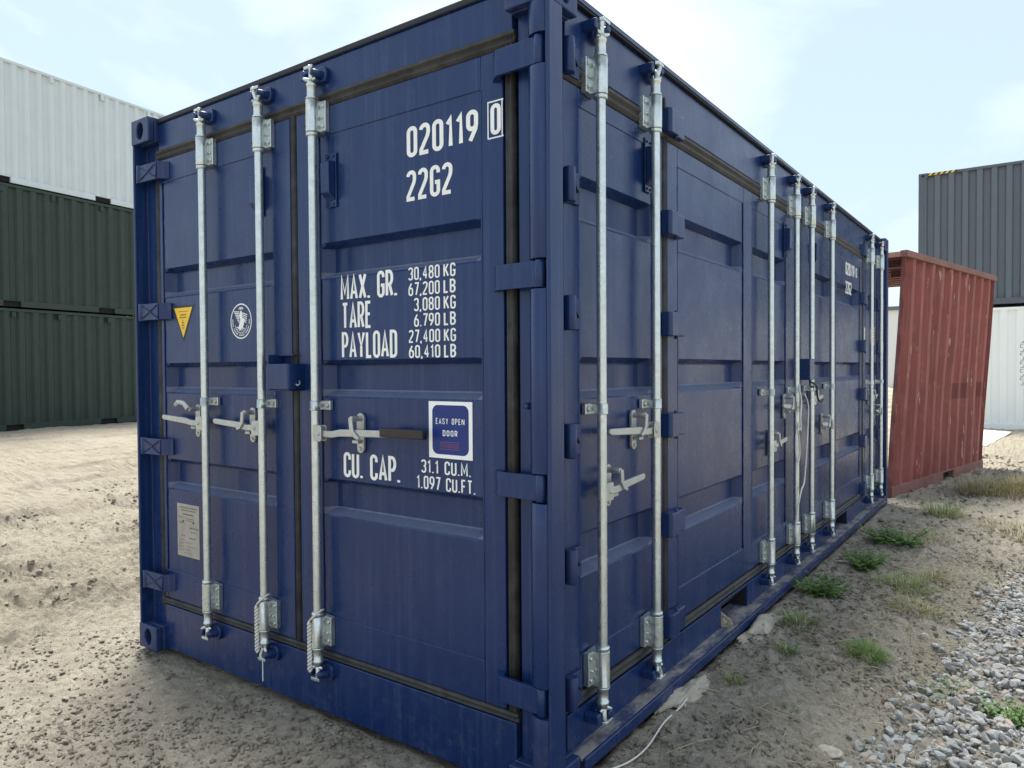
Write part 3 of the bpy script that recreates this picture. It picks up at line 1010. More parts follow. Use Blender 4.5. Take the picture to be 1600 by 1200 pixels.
# ---- side hinges: at the corner posts and at the folds
def corner_hinge(mir, zc, par):
    f = (lambda u, d, z: (d, CL - u, z)) if mir else SIDE
    m = MB(f)
    h = 0.052
    m.box(0.196, 0.262, -0.058, -0.044, zc - h, zc + h)
    m.prismz([(0.196, -0.050), (0.205, -0.036), (0.212, -0.036), (0.24, -0.046)], zc - h * .9, zc + h * .9)
    o = m.obj('hinge', 'blue_scuffed' if zc < 0.9 else 'blue_paint', par, bevel=0.004)
    b = MB(f)
    b.lathe(0.178, -0.034, [(zc - h - .004, 0.018), (zc - h, 0.021), (zc + h, 0.021), (zc + h + .004, 0.018)], 16)
    b.obj('hinge_barrel', 'blue_scuffed' if zc < 0.9 else 'blue_paint', par)
    r_ = MB(f)
    r_.rod((0.214, -0.040, zc + 0.022), (0.246, -0.042, zc - 0.012), 0.003, 5)
    r_.obj('hinge_rib', 'near_black', par)


def fold_hinge(uc, zc, par):
    m = MB(SIDE)
    h = 0.049
    m.prismz([(uc - 0.062, -0.056), (uc - 0.058, -0.022), (uc - 0.048, -0.012), (uc + 0.020, -0.012), (uc + 0.026, -0.018), (uc + 0.026, -0.056)], zc - h, zc + h)
    o = m.obj('hinge', 'blue_paint', par, bevel=0.005)
    p = MB(SIDE)
    p.box(uc + 0.0285, uc + 0.112, -0.056, -0.024, zc - h + .002, zc + h - .002)
    p.obj('hinge_leaf', 'blue_paint', par, bevel=0.006)
    q = MB(SIDE)
    q.rod((uc + 0.027, -0.03, zc - h - .010), (uc + 0.027, -0.03, zc + h + .008), 0.008, 8)
    q.obj('hinge_pin', 'blue_scuffed', par)


for zc in HSC:
    corner_hinge(False, zc, sdoor[0])
    corner_hinge(True, zc, sdoor[3])
    fold_hinge(0.985, zc, sdoor[1])
    fold_hinge(CL - 0.985 - 0.03, zc, sdoor[3])


# ---- locking bars with their brackets, cams and handles
def locking_bar(fm, u, dc, handle, hz_, hlen, side, grip=False, jaw=1, dirty=False):
    """handle: direction of the handle along u (+1/-1); side: which side of the bar carries flanges"""
    m = MB(fm)
    n = 20
    prof = []
    for i in range(n + 1):
        z = 0.24 + (2.445 - 0.24) * i / n
        prof.append((z, 0.0166))
    m.lathe(u, dc, prof, 20)
    bar = m.obj('locking_bar', 'galvanised', box)
    # guide brackets
    for zb, zt, up in ((2.281, 2.405, 1), (0.286, 0.408, -1)):
        b = MB(fm)
        b.lathe(u, dc, [(zb, 0.0235), (zb + .002, 0.0245), (zt - .002, 0.0245), (zt, 0.0235)], 20)
        b.box(u - 0.0235, u + 0.0235, DD + 0.0005, dc, zb + .001, zt - .001)
        s0, s1 = (u + 0.020, u + 0.050) if side > 0 else (u - 0.050, u - 0.020)
        b.box(s0, s1, DD + 0.0005, DD + 0.022, zb + .004, zt - .004)
        o = b.obj('guide_bracket', 'galvanised', bar, bevel=0.004)
        for zz in (zb + 0.024, zt - 0.024):
            c = MB(fm)
            c.tube([(u + side * 0.038, DD + 0.021, zz), (u + side * 0.038, DD + 0.030, zz)], [0.0085, 0.007], 8)
            c.obj('bolt', 'galvanised', bar)
        c = MB(fm)
        c.tube([(u + side * 0.033, DD + 0.021, (zb + zt) / 2 - .008), (u + side * 0.033, DD + 0.028, (zb + zt) / 2 - .004)], 0.005, 6)
        c.obj('bolt', 'galvanised', bar)
        for zz in (zb + 0.022, zt - 0.022):
            h = MB(fm)
            h.tube([(u - side * 0.016, dc + 0.017, zz), (u - side * 0.0185, dc + 0.0205, zz)], 0.0042, 8)
            h.obj('bolt_hole', 'dark_hole', bar)
        # collar on the door side, swaged sleeve and cam on the frame side
        s = MB(fm); s2 = MB(fm)
        if up > 0:
            s2.lathe(u, dc, [(zb - .016, .0185), (zb - .014, .0235), (zb - .003, .0235), (zb - .001, .02)], 18)
            s.lathe(u, dc, [(zt + .001, .024), (zt + .006, .0235), (zt + .014, .0185), (zt + .05, .0185), (zt + .052, .021), (zt + .060, .021), (zt + .064, .0165), (zt + .075, .0155)], 18)
        else:
            s2.lathe(u, dc, [(zt + .001, .02), (zt + .003, .0235), (zt + .014, .0235), (zt + .016, .0185)], 18)
            s.lathe(u, dc, [(zb - .075, .0155), (zb - .064, .0165), (zb - .060, .021), (zb - .052, .021), (zb - .05, .0185), (zb - .014, .0185), (zb - .006, .0235), (zb - .001, .024)], 18)
        s.obj('bar_sleeve', 'galvanised', bar); s2.obj('bar_collar', 'galvanised', bar)
        # keeper welded to the frame (blue) and galvanised cam hooked round it
        zc = zt + 0.098 if up > 0 else zb - 0.100
        k = MB(fm)
        k.prismd([(u - 0.012, zc - .030), (u + 0.052, zc - .030), (u + 0.060, zc - .010), (u + 0.060, zc + .012), (u + 0.048, zc + .028), (u + 0.018, zc + .028), (u - 0.010, zc + .012)], -0.052, -0.030)
        k.tube([(u + 0.028, -0.034, zc - .004), (u + 0.026, -0.004, zc - .002), (u + 0.022, 0.012, zc)], [0.020, 0.015, 0.012], 10)
        k.prismd([(u - 0.052, zc - .016), (u - 0.030, zc - .020), (u - 0.024, zc + .006), (u - 0.034, zc + .020), (u - 0.052, zc + .014)], -0.052, 0.002)
        k.obj('cam_keeper', 'blue_paint', bar, bevel=0.004)
        a = MB(fm)
        v = up
        jw = jaw
        a.tube([(u, dc, zc - v * 0.034), (u - jw * 0.006, dc + .006, zc - v * 0.012), (u - jw * 0.012, dc + .012, zc + v * 0.010), (u - jw * 0.004, dc + .016, zc + v * 0.028)], [0.013, 0.011, 0.009, 0.0075], 8)
        a.prismz([(u - 0.022, dc + .008), (u + 0.026, dc + .008), (u + 0.030, dc + .022), (u - 0.018, dc + .024)], zc + v * 0.020 - .006, zc + v * 0.020 + .006)
        a.tube([(u, dc + .002, zc - v * 0.026), (u + jw * 0.018, dc + .010, zc - v * 0.020), (u + jw * 0.030, dc + .016, zc - v * 0.014)], [0.010, 0.008, 0.006], 8)
        a.tube([(u - jw * 0.03, dc + .005, zc - v * .022), (u - jw * 0.018, dc + .01, zc - v * .026)], [0.006, 0.007], 7)
        a.obj('cam', 'galvanised', bar, bevel=0.002)
    # mid clamp
    c = MB(fm)
    c.lathe(u, dc, [(1.210, .0205), (1.212, .0212), (1.246, .0212), (1.248, .0205)], 20)
    c.box(u - 0.0205, u + 0.0205, DD + .0005, dc, 1.2115, 1.2465)
    s0, s1 = (u + 0.017, u + 0.052) if side > 0 else (u - 0.052, u - 0.017)
    c.box(s0, s1, DD + 0.0005, DD + 0.016, 1.2105, 1.2475)
    c.obj('bar_clamp', 'galvanised', bar, bevel=0.003)
    c = MB(fm)
    c.tube([(u + side * 0.037, DD + .015, 1.229), (u + side * 0.037, DD + .025, 1.229)], [0.010, 0.0075], 8)
    c.obj('bolt', 'forged_zinc', bar)
    # handle hub, lever and catch
    s = handle
    hb = MB(fm)
    for dd in (dc - .012, dc + .013):
        hb.prismd([(u + s * 0.004, hz_ - .030), (u + s * 0.048, hz_ - .030), (u + s * 0.052, hz_ - .022), (u + s * 0.052, hz_ + .022), (u + s * 0.046, hz_ + .032), (u + s * 0.004, hz_ + .032)], dd, dd + .005)
    hb.obj('handle_hub', 'forged_zinc', bar, bevel=0.002)
    pv = MB(fm)
    pv.tube([(u + s * 0.034, dc - .016, hz_), (u + s * 0.034, dc + .024, hz_)], [0.008, 0.0075], 8)
    pv.obj('pivot_bolt', 'forged_zinc', bar)
    lv = MB(fm)
    L = hlen
    k_ = 0.010
    dz_ = 0.018
    d0, d1 = dc - 0.004, dc + 0.010
    lv.prismd([(u + s * 0.030, hz_ - .012), (u + s * 0.10, hz_ - .013), (u + s * 0.15, hz_ - .010 + dz_ * .2), (u + s * L * .97, hz_ - .011 + dz_), (u + s * L, hz_ - .004 + dz_), (u + s * L, hz_ + .007 + dz_), (u + s * L * .97, hz_ + .012 + dz_), (u + s * 0.15, hz_ + .014 + dz_ * .4), (u + s * 0.10, hz_ + .012), (u + s * 0.030, hz_ + .012)], d0, d1)
    lv.obj('handle', 'forged_zinc', bar, bevel=0.003)
    if grip:
        gp = MB(fm)
        g0, g1 = u + s * (L - 0.205), u + s * (L + 0.006)
        gp.box(min(g0, g1), max(g0, g1), d0 - .006, d1 + .006, hz_ - .015 + dz_, hz_ + .018 + dz_)
        gp.obj('handle_grip', 'black_plastic', bar, bevel=0.005)
    # catch on the door
    cu = u + s * (0.115 if not grip else 0.215)
    ct = MB(fm)
    P = []
    for i in range(9):
        an = math.pi * i / 8
        P.append((cu + 0.020 * math.cos(an), hz_ + 0.062 + 0.020 * math.sin(an)))
    for i in range(9):
        an = math.pi + math.pi * i / 8
        P.append((cu + 0.018 * math.cos(an), hz_ - 0.050 + 0.018 * math.sin(an)))
    ct.prismd(P, DD + .0005, DD + .012)
    ct.box(cu - .016, cu + .016, DD + .012, dc - 0.006, hz_ - .030, hz_ - .018)
    ct.obj('handle_catch', 'forged_zinc', bar, bevel=0.002)
    lt = MB(fm)
    lt.tube([(cu - s * .002, DD + .012, hz_ + .062), (cu - s * .002, dc + .012, hz_ + .062)], 0.011, 8)
    lt.prismd([(cu - s * .010, hz_ + .066), (cu + s * .010, hz_ + .066), (cu + s * .016, hz_ + .020), (cu + s * .034, hz_ + .002), (cu + s * .046, hz_ - .004), (cu + s * .040, hz_ - .014), (cu + s * .018, hz_ - .006), (cu - s * .004, hz_ + .020)], dc + .011, dc + .018)
    if not hasattr(locking_bar, 'first'):
        # the first latch is swung up, off its handle
        lt = MB(fm)
        lt.tube([(cu, DD + .012, hz_ + .062), (cu, dc + .012, hz_ + .062)], 0.011, 8)
        lt.tube([(cu, dc + .012, hz_ + .062), (cu + s * .030, dc + .014, hz_ + .088), (cu + s * .075, dc + .016, hz_ + .094), (cu + s * .10, dc + .016, hz_ + .078)], [0.014, 0.013, 0.013, 0.011], 8)
        locking_bar.first = True
    lt.obj('latch', 'forged_zinc', bar, bevel=0.002)
    for zz in (hz_ - 0.052, hz_ + 0.066):
        bl = MB(fm)
        bl.tube([(cu, DD + .011, zz), (cu, DD + .018, zz)], [0.008, 0.006], 7)
        bl.obj('bolt', 'forged_zinc', bar)
    return bar


DCE = -0.012
locking_bar(END, -1.846, DCE, -1, 1.130, 0.350, 1, jaw=-1)
locking_bar(END, -1.428, DCE, -1, 1.126, 0.345, 1, jaw=1)
locking_bar(END, -1.088, DCE, 1, 1.122, 0.570, 1, grip=True, jaw=-1)
DCS = -0.008
for u, hd, hzz, L, jw in ((0.338, 1, 0.945, 0.315, 1), (0.770, -1, 1.128, 0.390, -1), (2.255, 1, 0.930, 0.30, 1), (2.780, -1, 1.125, 0.30, -1),
                          (3.145, 1, 1.150, 0.28, 1), (3.715, -1, 0.960, 0.30, -1), (5.230, 1, 1.090, 0.26, 1), (5.710, -1, 0.950, 0.26, -1)):
    locking_bar(SIDE, u, DCS, hd, hzz, L, -1, jaw=jw)


# ---- lock box, vents, peg
m = MB(END)
m.box(-1.345, -1.205, 0.020, 0.026, 1.290, 1.392)            # front plate
m.box(-1.205, -1.199, DD - .002, 0.026, 1.290, 1.392)        # right cheek
m.box(-1.345, -1.339, DD - .002, 0.020, 1.290, 1.430)        # left cheek
m.box(-1.339, -1.205, DD - .002, 0.020, 1.284, 1.290)        # bottom
lockb = m.obj('lock_box', 'blue_paint', box, bevel=0.003)
m = MB(END); m.box(-1.338, -1.206, DD + .001, 0.019, 1.291, 1.34); m.obj('lock_recess', 'dark_hole', lockb)
m = MB(END); m.box(-1.345, -1.25, DD, DD + .02, 1.424, 1.430); m.obj('lock_plate', 'blue_scuffed', lockb, bevel=0.002)
m = MB(END); m.tube([(-1.196, -0.022, 1.325), (-1.190, -0.020, 1.312), (-1.192, -0.01, 1.306), (-1.198, -0.006, 1.312)], 0.0035, 6); m.obj('wire_loop', 'forged_zinc', lockb)


def vent(fm, u, zc, par, wide=1.0):
    w = 0.024 * wide
    m = MB(fm)
    m.box(u - w * 1.25, u + w * 1.25, DD + .0005, DD + .005, zc - 0.104, zc + 0.104)
    o = m.obj('vent', 'blue_paint', par, bevel=0.002)
    c = MB(fm)
    c.prismu([(DD + .005, zc - 0.080), (DD + .036, zc - 0.052), (DD + .038, zc + 0.060), (DD + .034, zc + 0.066), (DD + .005, zc + 0.070)], u - w, u + w)
    c.obj('vent_cover', 'blue_paint', par, bevel=0.003)
    for zz in (zc - 0.092, zc + 0.090):
        for uu in (u - w * .6, u + w * .6):
            b = MB(fm)
            b.tube([(uu, DD + .004, zz), (uu, DD + .010, zz)], [0.006, 0.0045], 7)
            b.obj('rivet', 'blue_paint', par)


vent(END, -1.030, 2.098, doorR)
vent(END, -1.490, 2.120, doorL)
vent(SIDE, 0.800, 2.155, sdoor[0])
vent(SIDE, 2.700, 2.130, sdoor[1])
vent(SIDE, 3.345, 2.130, sdoor[2])
m = MB(SIDE); m.box(3.00, 3.11, DD + .001, 0.018, 1.285, 1.42); m.obj('lock_box', 'blue_paint', sdoor[1], bevel=0.004)
m = MB(END); m.tube([(-0.112, -0.060, 1.248), (-0.106, -0.030, 1.250), (-0.090, -0.022, 1.246)], [0.012, 0.010, 0.007], 8); m.obj('holdback_hook', 'blue_scuffed', post)
# corner gussets of the side seal and small weld blobs
for u in (0.945, CL - 0.945):
    m = MB(SIDE); m.prismd([(u - 0.015, 2.36), (u + 0.055, 2.36), (u - 0.015, 2.46)], -0.0495, -0.040); m.obj('gusset', 'rubber', box, bevel=0.003)

# ---- lettering and plates on the doors
DL = DD - 0.0034          # on the sheet, which lies 4 mm behind the door frame
for txt, a, b, c, d, tt in (('020119', -0.634, -0.311, 2.113, 2.224, .155), ('22G2', -0.637, -0.423, 1.960, 2.070, .155), ('0', -0.257, -0.215, 2.120, 2.222, .17)):
    LET = MB(END)
    lettering(LET, txt, a, b, c, d, DL if txt != '0' else DD + .0005, t=tt, gap=.24)
    LET.obj('lettering', 'letter_white', doorR, recalc=False)
m = MB(END)
for i, (a, b, c, d) in enumerate(((-.267, -.262, 2.111, 2.231), (-.210, -.205, 2.111, 2.231), (-.267, -.205, 2.110, 2.1145), (-.267, -.205, 2.2265, 2.231))):
    ribbon(m, [(a if i < 2 else a, c if i < 2 else (c + d) / 2), (a if i < 2 else b, d if i < 2 else (c + d) / 2)], False, 0.0045, DD + .0005 + i * .0001, lambda x, z, dd: (x, dd, z))
m.obj('check_digit_frame', 'letter_white', doorR, recalc=False)
for txt, a, b, c, d in (('MAX. GR.', -0.990, -0.687, 1.630, 1.730), ('TARE', -0.985, -0.821, 1.521, 1.624), ('PAYLOAD', -0.986, -0.690, 1.409, 1.512), ('CU. CAP.', -0.983, -0.680, 0.953, 1.052)):
    for wd in range(txt.count(' ') + 1):
        m = MB(END)
        lettering(m, txt, a, b, c, d, DL, t=.155, gap=.21, word=wd)
        m.obj('lettering', 'letter_white', doorR, recalc=False)
rows = (('30,480', 'KG', -0.632, 1.681, 1.728), ('67,200', 'LB', -0.632, 1.626, 1.674), ('3,080', 'KG', -0.606, 1.571, 1.619), ('6.790', 'LB', -0.606, 1.516, 1.563), ('27,400', 'KG', -0.632, 1.460, 1.507), ('60,410', 'LB', -0.632, 1.406, 1.453))
for a, b, u0, z0, z1 in rows:
    for tx, ua, ub in ((a, u0, -0.484), (b, -0.467, -0.413)):
        m = MB(END)
        lettering(m, tx, ua, ub, z0, z1, DL, t=.125, gap=.22)
        m.obj('lettering', 'letter_white', doorR, recalc=False)
for txt, a, b, c, d in (('31.1 CU.M.', -0.578, -0.352, 1.002, 1.050), ('1.097 CU.FT.', -0.600, -0.333, 0.945, 0.993)):
    for wd in range(2):
        m = MB(END)
        lettering(m, txt, a, b, c, d, DL, t=.125, gap=.22, word=wd)
        m.obj('lettering', 'letter_white', doorR, recalc=False)
for txt, a, b, c, d in (('020119', 4.42, 4.76, 2.10, 2.205), ('22G2', 4.42, 4.645, 1.95, 2.055), ('0', 4.81, 4.86, 2.11, 2.195)):
    m = MB(SIDE)
    lettering(m, txt, a, b, c, d, DL, t=.16, gap=.22)
    m.obj('lettering', 'letter_white', sdoor[2], recalc=False)

# sticker
m = MB(END); m.box(-0.5395, -0.3445, DL - .001, DL + .0004, 1.0595, 1.2555)
stk = m.obj('door_sticker', 'sticker_white', doorR)
m = MB(END)
P = []
u0, u1, z0, z1, rr = -0.523, -0.360, 1.073, 1.243, 0.024
for cx, cz, a0 in ((u1 - rr, z1 - rr, 0), (u0 + rr, z1 - rr, 90), (u0 + rr, z0 + rr, 180), (u1 - rr, z0 + rr, 270)):
    for i in range(7): P.append((cx + rr * math.cos(R(a0 + 15 * i)), cz + rr * math.sin(R(a0 + 15 * i))))
m.prismd(P, DL + .0002, DL + .0009); m.obj('sticker_field', 'sticker_blue', stk)
for wd in range(2):
    m = MB(END)
    lettering(m, 'EASY OPEN', -0.506, -0.378, 1.177, 1.198, DL + .0012, t=.11, gap=.30, word=wd)
    m.obj('sticker_text', 'sticker_white', stk, recalc=False)
m = MB(END)
lettering(m, 'DOOR', -0.475, -0.409, 1.136, 1.157, DL + .0012, t=.11, gap=.30)
m.obj('sticker_text', 'sticker_white', stk, recalc=False)
m = MB(END)
lettering(m, 'PATENTED', -0.479, -0.409, 1.0965, 1.1105, DL + .0012, t=.09, gap=.16)
for i, (p, q) in enumerate((((-.484, 1.0915), (-.404, 1.0915)), ((-.484, 1.1155), (-.404, 1.1155)), ((-.484, 1.0915), (-.484, 1.1155)), ((-.404, 1.0915), (-.404, 1.1155)))):
    ribbon(m, [p, q], False, 0.0018, DL + .0011 + i * .0001, lambda x, z, dd: (x, dd, z))
m.obj('sticker_stamp', 'stamp_red', stk, recalc=False)

# yellow warning triangle
tri = [(-2.190, 1.676), (-2.002, 1.676), (-2.096, 1.505)]
m = MB(END); m.prismd(tri, DL - .001, DL + .0004); tr = m.obj('warning_triangle', 'sign_black', doorL)
cx, cz = -2.096, 1.619
m = MB(END); m.prismd([(cx + (a - cx) * .82, cz + (b - cz) * .82) for a, b in tri], DL, DL + .001); m.obj('triangle_field', 'sign_yellow', tr)
m = MB(END)
for i, (w, z) in enumerate(((.082, 1.648), (.050, 1.632), (.058, 1.620), (.012, 1.607), (.022, 1.595), (.028, 1.583), (.014, 1.570))):
    x = -2.096 - w / 2
    while x < -2.096 + w / 2 - .004:
        q = random.uniform(.004, .008)
        ribbon(m, [(x, z), (min(x + q, -2.096 + w / 2), z)], False, 0.0052 if i else .003, DL + .0013, lambda a, b, dd: (a, dd, b)); x += q + .0022
m.obj('triangle_text', 'sign_black', tr, recalc=False)

# oval classification emblem: white ring, spread eagle, small lettering
EC = (-1.637, 1.582)
m = MB(END)
to = lambda x, z, dd: (EC[0] + x, dd, EC[1] + z)
ribbon(m, arc(0, 0, .0745, .0745, 0, 360, 49)[:-1], True, 0.0055, DL, to)
ribbon(m, arc(0, -.004, .0455, .0475, 195, 345, 25), False, 0.0028, DL, to)
emb = m.obj('emblem', 'letter_white', doorL, recalc=False)
m = MB(END)
lettering(m, 'ABS', EC[0] - .017, EC[0] + .017, EC[1] + .050, EC[1] + .062, DL + .0002, t=.13, gap=.14)
body = [(-.004, .046), (.006, .044), (.010, .030), (.008, .016), (.020, .012), (.030, .004), (.024, -.004), (.020, -.016), (.012, -.028), (-.004, -.038), (-.020, -.030), (-.014, -.018), (-.010, -.006), (-.006, .010), (-.012, .022)]
m.add([to(x, z, DL + .0003) for x, z in body], [tuple(range(len(body)))])
for i in range(7):        # left wing feathers
    z = .042 - i * .0075
    ribbon(m, [(-.052 + i * .0052, z + .001), (-.012, z - .001)], False, .0042, DL + .0001, to)
for i in range(5):        # right wing feathers
    z = .036 - i * .0075
    ribbon(m, [(.010, z), (.040 + (.006 - i * .002), z - .010 - i * .001)], False, .0040, DL + .0001, to)
for i in range(6):        # tail
    a_ = R(200 + i * 24)
    ribbon(m, [(.000 + .012 * math.cos(a_), -.020 + .010 * math.sin(a_)), (.036 * math.cos(a_), -.020 + .024 * math.sin(a_))], False, .0038, DL + .0002, to)
for i in range(30):       # ring of tiny lettering
    a_ = 170 + i * 6.6
    if i % 7 == 5: continue
    ribbon(m, arc(0, -.001, .0605, .0605, a_, a_ + 4.2, 3), False, .0060, DL + .0001, to)
m.obj('emblem_eagle', 'letter_white', emb, recalc=False)

# metal data plate
m = MB(END); m.box(-2.174, -1.986, DL - .001, DL + .0012, 0.482, 0.733); pl = m.obj('data_plate', 'plate_metal', doorL, bevel=0.0008)
m = MB(END)
px0 = -2.166
for z, a, b, h in ((.716, .012, .168, .006), (.703, .028, .150, .006), (.684, .045, .13, .008), (.668, .008, .040, .004), (.664, .068, .13, .004), (.655, .068, .118, .004), (.643, .006, .045, .006), (.622, .098, .176, .006), (.604, .112, .160, .005),
                   (.582, .024, .06, .005), (.574, .09, .15, .006), (.560, .008, .05, .003), (.550, .06, .12, .003), (.544, .008, .05, .003), (.532, .07, .15, .003), (.528, .008, .05, .003), (.515, .06, .10, .003), (.512, .008, .05, .003), (.500, .05, .12, .003), (.497, .15, .172, .003)):
    x = a
    while x < b:
        q = random.uniform(.005, .014)
        ribbon(m, [(px0 + x, z), (px0 + min(x + q, b), z)], False, h * .75, DL + .0016, lambda u, v, dd: (u, dd, v)); x += q + .003
for x in (.044, .132):
    m.tube([(px0 + x, DL + .001, .650), (px0 + x, DL + .003, .650)], .0052, 8)
m.obj('plate_text', 'plate_ink', pl, recalc=False)['kind'] = 'stuff'
# small labels on the far side door
m = MB(SIDE); m.box(5.56, 5.66, DD - .002, DD + .001, 1.57, 1.73); m.obj('orange_label', 'orange_sign', sdoor[3])
m = MB(SIDE); m.box(5.165, 5.20, DD - .002, DD + .001, 1.59, 1.71); m.obj('white_label', 'sticker_white', sdoor[3])
m = MB(SIDE)
for i in range(5): m.box(5.575, 5.645, DD + .001, DD + .0015, 1.60 + i * .026, 1.612 + i * .026)
m.obj('label_text', 'sign_black', sdoor[3])


# ------------------------------------------------------------------ ropes and cables
def rope_tie(u, label):
    root = empty('twisted_rope', (u, 0.0, 0.3))
    tag(root, label, 'rope', 'white rope ties on the end door bars')
    f = END
    for ph in (0, math.pi):
        m = MB(f); pts = []
        for i in range(70):
            t = i / 69
            z = 0.385 - 0.195 * t
            pts.append((u - 0.026 + 0.0055 * math.cos(t * 42 + ph), DCE + 0.020 + 0.0055 * math.sin(t * 42 + ph), z))
        m.tube(pts, 0.0052, 6); m.obj('strand', 'rope_white', root)
    m = MB(f)
    m.tube([(u - 0.026, DCE + .020, .384), (u - .006, DCE + .031, .400), (u + .020, DCE + .022, .424), (u + .027, DCE + .004, .436), (u + .022, DCE - .014, .432)], 0.0042, 6)
    m.obj('loop', 'rope_white', root)


rope_tie(-1.428, 'twisted white rope tied on the middle bar bracket left of the door joint')
rope_tie(-1.088, 'twisted white rope tied on the bar bracket of the right end door')


def rope(name, label, pts, r, mat='rope_white', cat='rope', sub=6):
    P = []
    for i in range(len(pts) - 1):
        p0 = Vector(pts[max(i - 1, 0)]); p1 = Vector(pts[i]); p2 = Vector(pts[i + 1]); p3 = Vector(pts[min(i + 2, len(pts) - 1)])
        for k in range(sub):
            t = k / sub
            P.append(0.5 * ((2 * p1) + (-p0 + p2) * t + (2 * p0 - 5 * p1 + 4 * p2 - p3) * t * t + (-p0 + 3 * p1 - 3 * p2 + p3) * t ** 3))
    P.append(Vector(pts[-1]))
    m = MB(); m.tube(P, r, 6)
    o = m.obj(name, mat)
    return tag(o, label, cat)


S_ = lambda u, z, d=0.012: (d, u, z)
rope('cord', 'thin white cord hanging from a side door clamp to the bottom bracket', [S_(2.93, 1.20, .0), S_(2.98, 1.12), S_(2.96, 0.95), S_(2.93, 0.80), S_(2.86, 0.66, .018), S_(2.75, 0.62, .028), S_(2.69, 0.50, .02), S_(2.70, 0.38, .006), S_(2.73, 0.33, .004)], 0.0052)
rope('cord', 'knotted white cord looped in a hanging eye below a side door handle', [S_(2.735, 1.262, .02), S_(2.72, 1.22, .026), S_(2.74, 1.16, .03), S_(2.72, 1.06, .03), S_(2.735, 1.0, .028), S_(2.68, 0.99, .02), S_(2.66, 0.93, .02), S_(2.665, 0.84, .02), S_(2.70, 0.80, .022), S_(2.735, 0.84, .022), S_(2.72, 0.93, .024), S_(2.69, 1.0, .024), S_(2.74, 1.03, .022), S_(2.76, 0.98, .022)], 0.0055)
rope('cord', 'thin black cord draped over a clamp in the middle of the side', [S_(3.07, 1.27, 0.0), S_(3.11, 1.262, .016), S_(3.17, 1.235, .018), S_(3.22, 1.17, .01), S_(3.30, 1.135, .012), S_(3.36, 1.15, .012)], 0.0055, 'rope_dark')


def gpt(x, y, lift=0.011):
    return (x, y, hz(x, y) + lift)


rope('cable', 'thin white cable lying on the soil beside the rail', [gpt(0.065, 0.20), gpt(0.085, 0.34), gpt(0.088, 0.48), gpt(0.070, 0.66), gpt(0.072, 0.80), gpt(0.060, 0.92, .012), gpt(0.040, 1.00, .02)], 0.0033, 'rope_white', 'cable', 8)


# ------------------------------------------------------------------ other containers
def yard_container(name, label, loc, rz, y0, L, H, mat, rail, group=None, pockets=(), lugs=(), depth=0.036, pitch=0.28, lug_mat=None, cast_mat=None, W=2.438, fr=(0.24, 0.52, 0.76)):
    root = empty(name, loc, rz, local=True)
    tag(root, label, 'container', group)
    y1 = y0 + L
    m = MB(); corrugated(m, y0 + 0.12, y1 - 0.12, 0.14, H - 0.06, depth, pitch, lambda a, d, z: (-0.012 - d, a, z), fr); m.obj('side_wall', mat, root, recalc=False)
    m = MB(); corrugated(m, y0 + 0.12, y1 - 0.12, 0.14, H - 0.06, depth, pitch, lambda a, d, z: (-W + 0.012 + d, a, z)); m.obj('side_wall', mat, root, recalc=False)
    for yy, s in ((y0, 1), (y1, -1)):
        m = MB(); corrugated(m, -W + 0.12, -0.12, 0.14, H - 0.06, depth, 0.26, lambda a, d, z: (a, yy + s * (0.02 + d), z)); m.obj('end_wall', mat, root, recalc=False)
        m = MB(); m.box(-W + 0.16, -0.16, min(yy, yy + s * .06), max(yy, yy + s * .06), H - 0.10, H - 0.01); m.obj('end_rail', rail, root, bevel=0.004); m = MB(); m.box(-W + 0.16, -0.16, min(yy, yy + s * .06), max(yy, yy + s * .06), 0.02, 0.14); m.obj('end_rail', rail, root, bevel=0.004)
    m = MB(); m.box(-W + 0.06, -0.06, y0 + .06, y1 - .06, H - 0.032, H - 0.012); m.obj('roof', mat, root)
    for xx in (-0.06, -W):
        m = MB(); m.box(xx, xx + 0.06, y0 + 0.165, y1 - 0.165, H - 0.075, H - 0.015); m.obj('top_rail', rail, root, bevel=0.005)
    ps = sorted(pockets); cuts = [y0 + 0.165]
    for a, b in ps: cuts += [a, b]
    cuts.append(y1 - 0.165)
    for xx in (-0.05, -W):
        m = MB()
        for i in range(0, len(cuts), 2): m.box(xx, xx + 0.05, cuts[i], cuts[i + 1], 0.02, 0.15)
        for a, b in ps: m.box(xx, xx + 0.049, a, b, 0.135, 0.15)
        m.obj('bottom_rail', rail, root, bevel=0.004)
    for a, b in ps:
        m = MB(); m.box(-1.5, -0.05, a, b, 0.021, 0.134); m.obj('fork_pocket', 'dark_hole', root)
    for xx in (-0.12, -W):
        for yy in (y0, y1 - 0.12):
            m = MB(); m.box(xx, xx + 0.12, yy, yy + 0.12, 0.118, H - 0.118); m.obj('corner_post', rail, root, bevel=0.008)
    for xx in (-0.162, -W):
        for yy in (y0, y1 - 0.178):
            for zz in (0.0, H - 0.118):
                m = MB(); m.box(xx, xx + 0.162, yy, yy + 0.178, zz, zz + 0.118); c = m.obj('corner_casting', cast_mat or rail, root, bevel=0.008)
                h = MB(lambda u, d, z: (d, u, z)); P = [(yy + .089 + .034 * math.cos(k * math.pi / 8), zz + .059 + .027 * math.sin(k * math.pi / 8)) for k in range(16)]
                h.prismd(P, xx + (0.161 if xx > -1 else -0.001), xx + (0.163 if xx > -1 else 0.001)); h.obj('opening', 'dark_hole', c)
    for yy in lugs:
        m = MB(); m.box(-0.002, 0.030, yy - 0.04, yy + 0.04, H - 0.20, H - 0.085); m.obj('lashing_lug', lug_mat or rail, root, bevel=0.006)
    return root


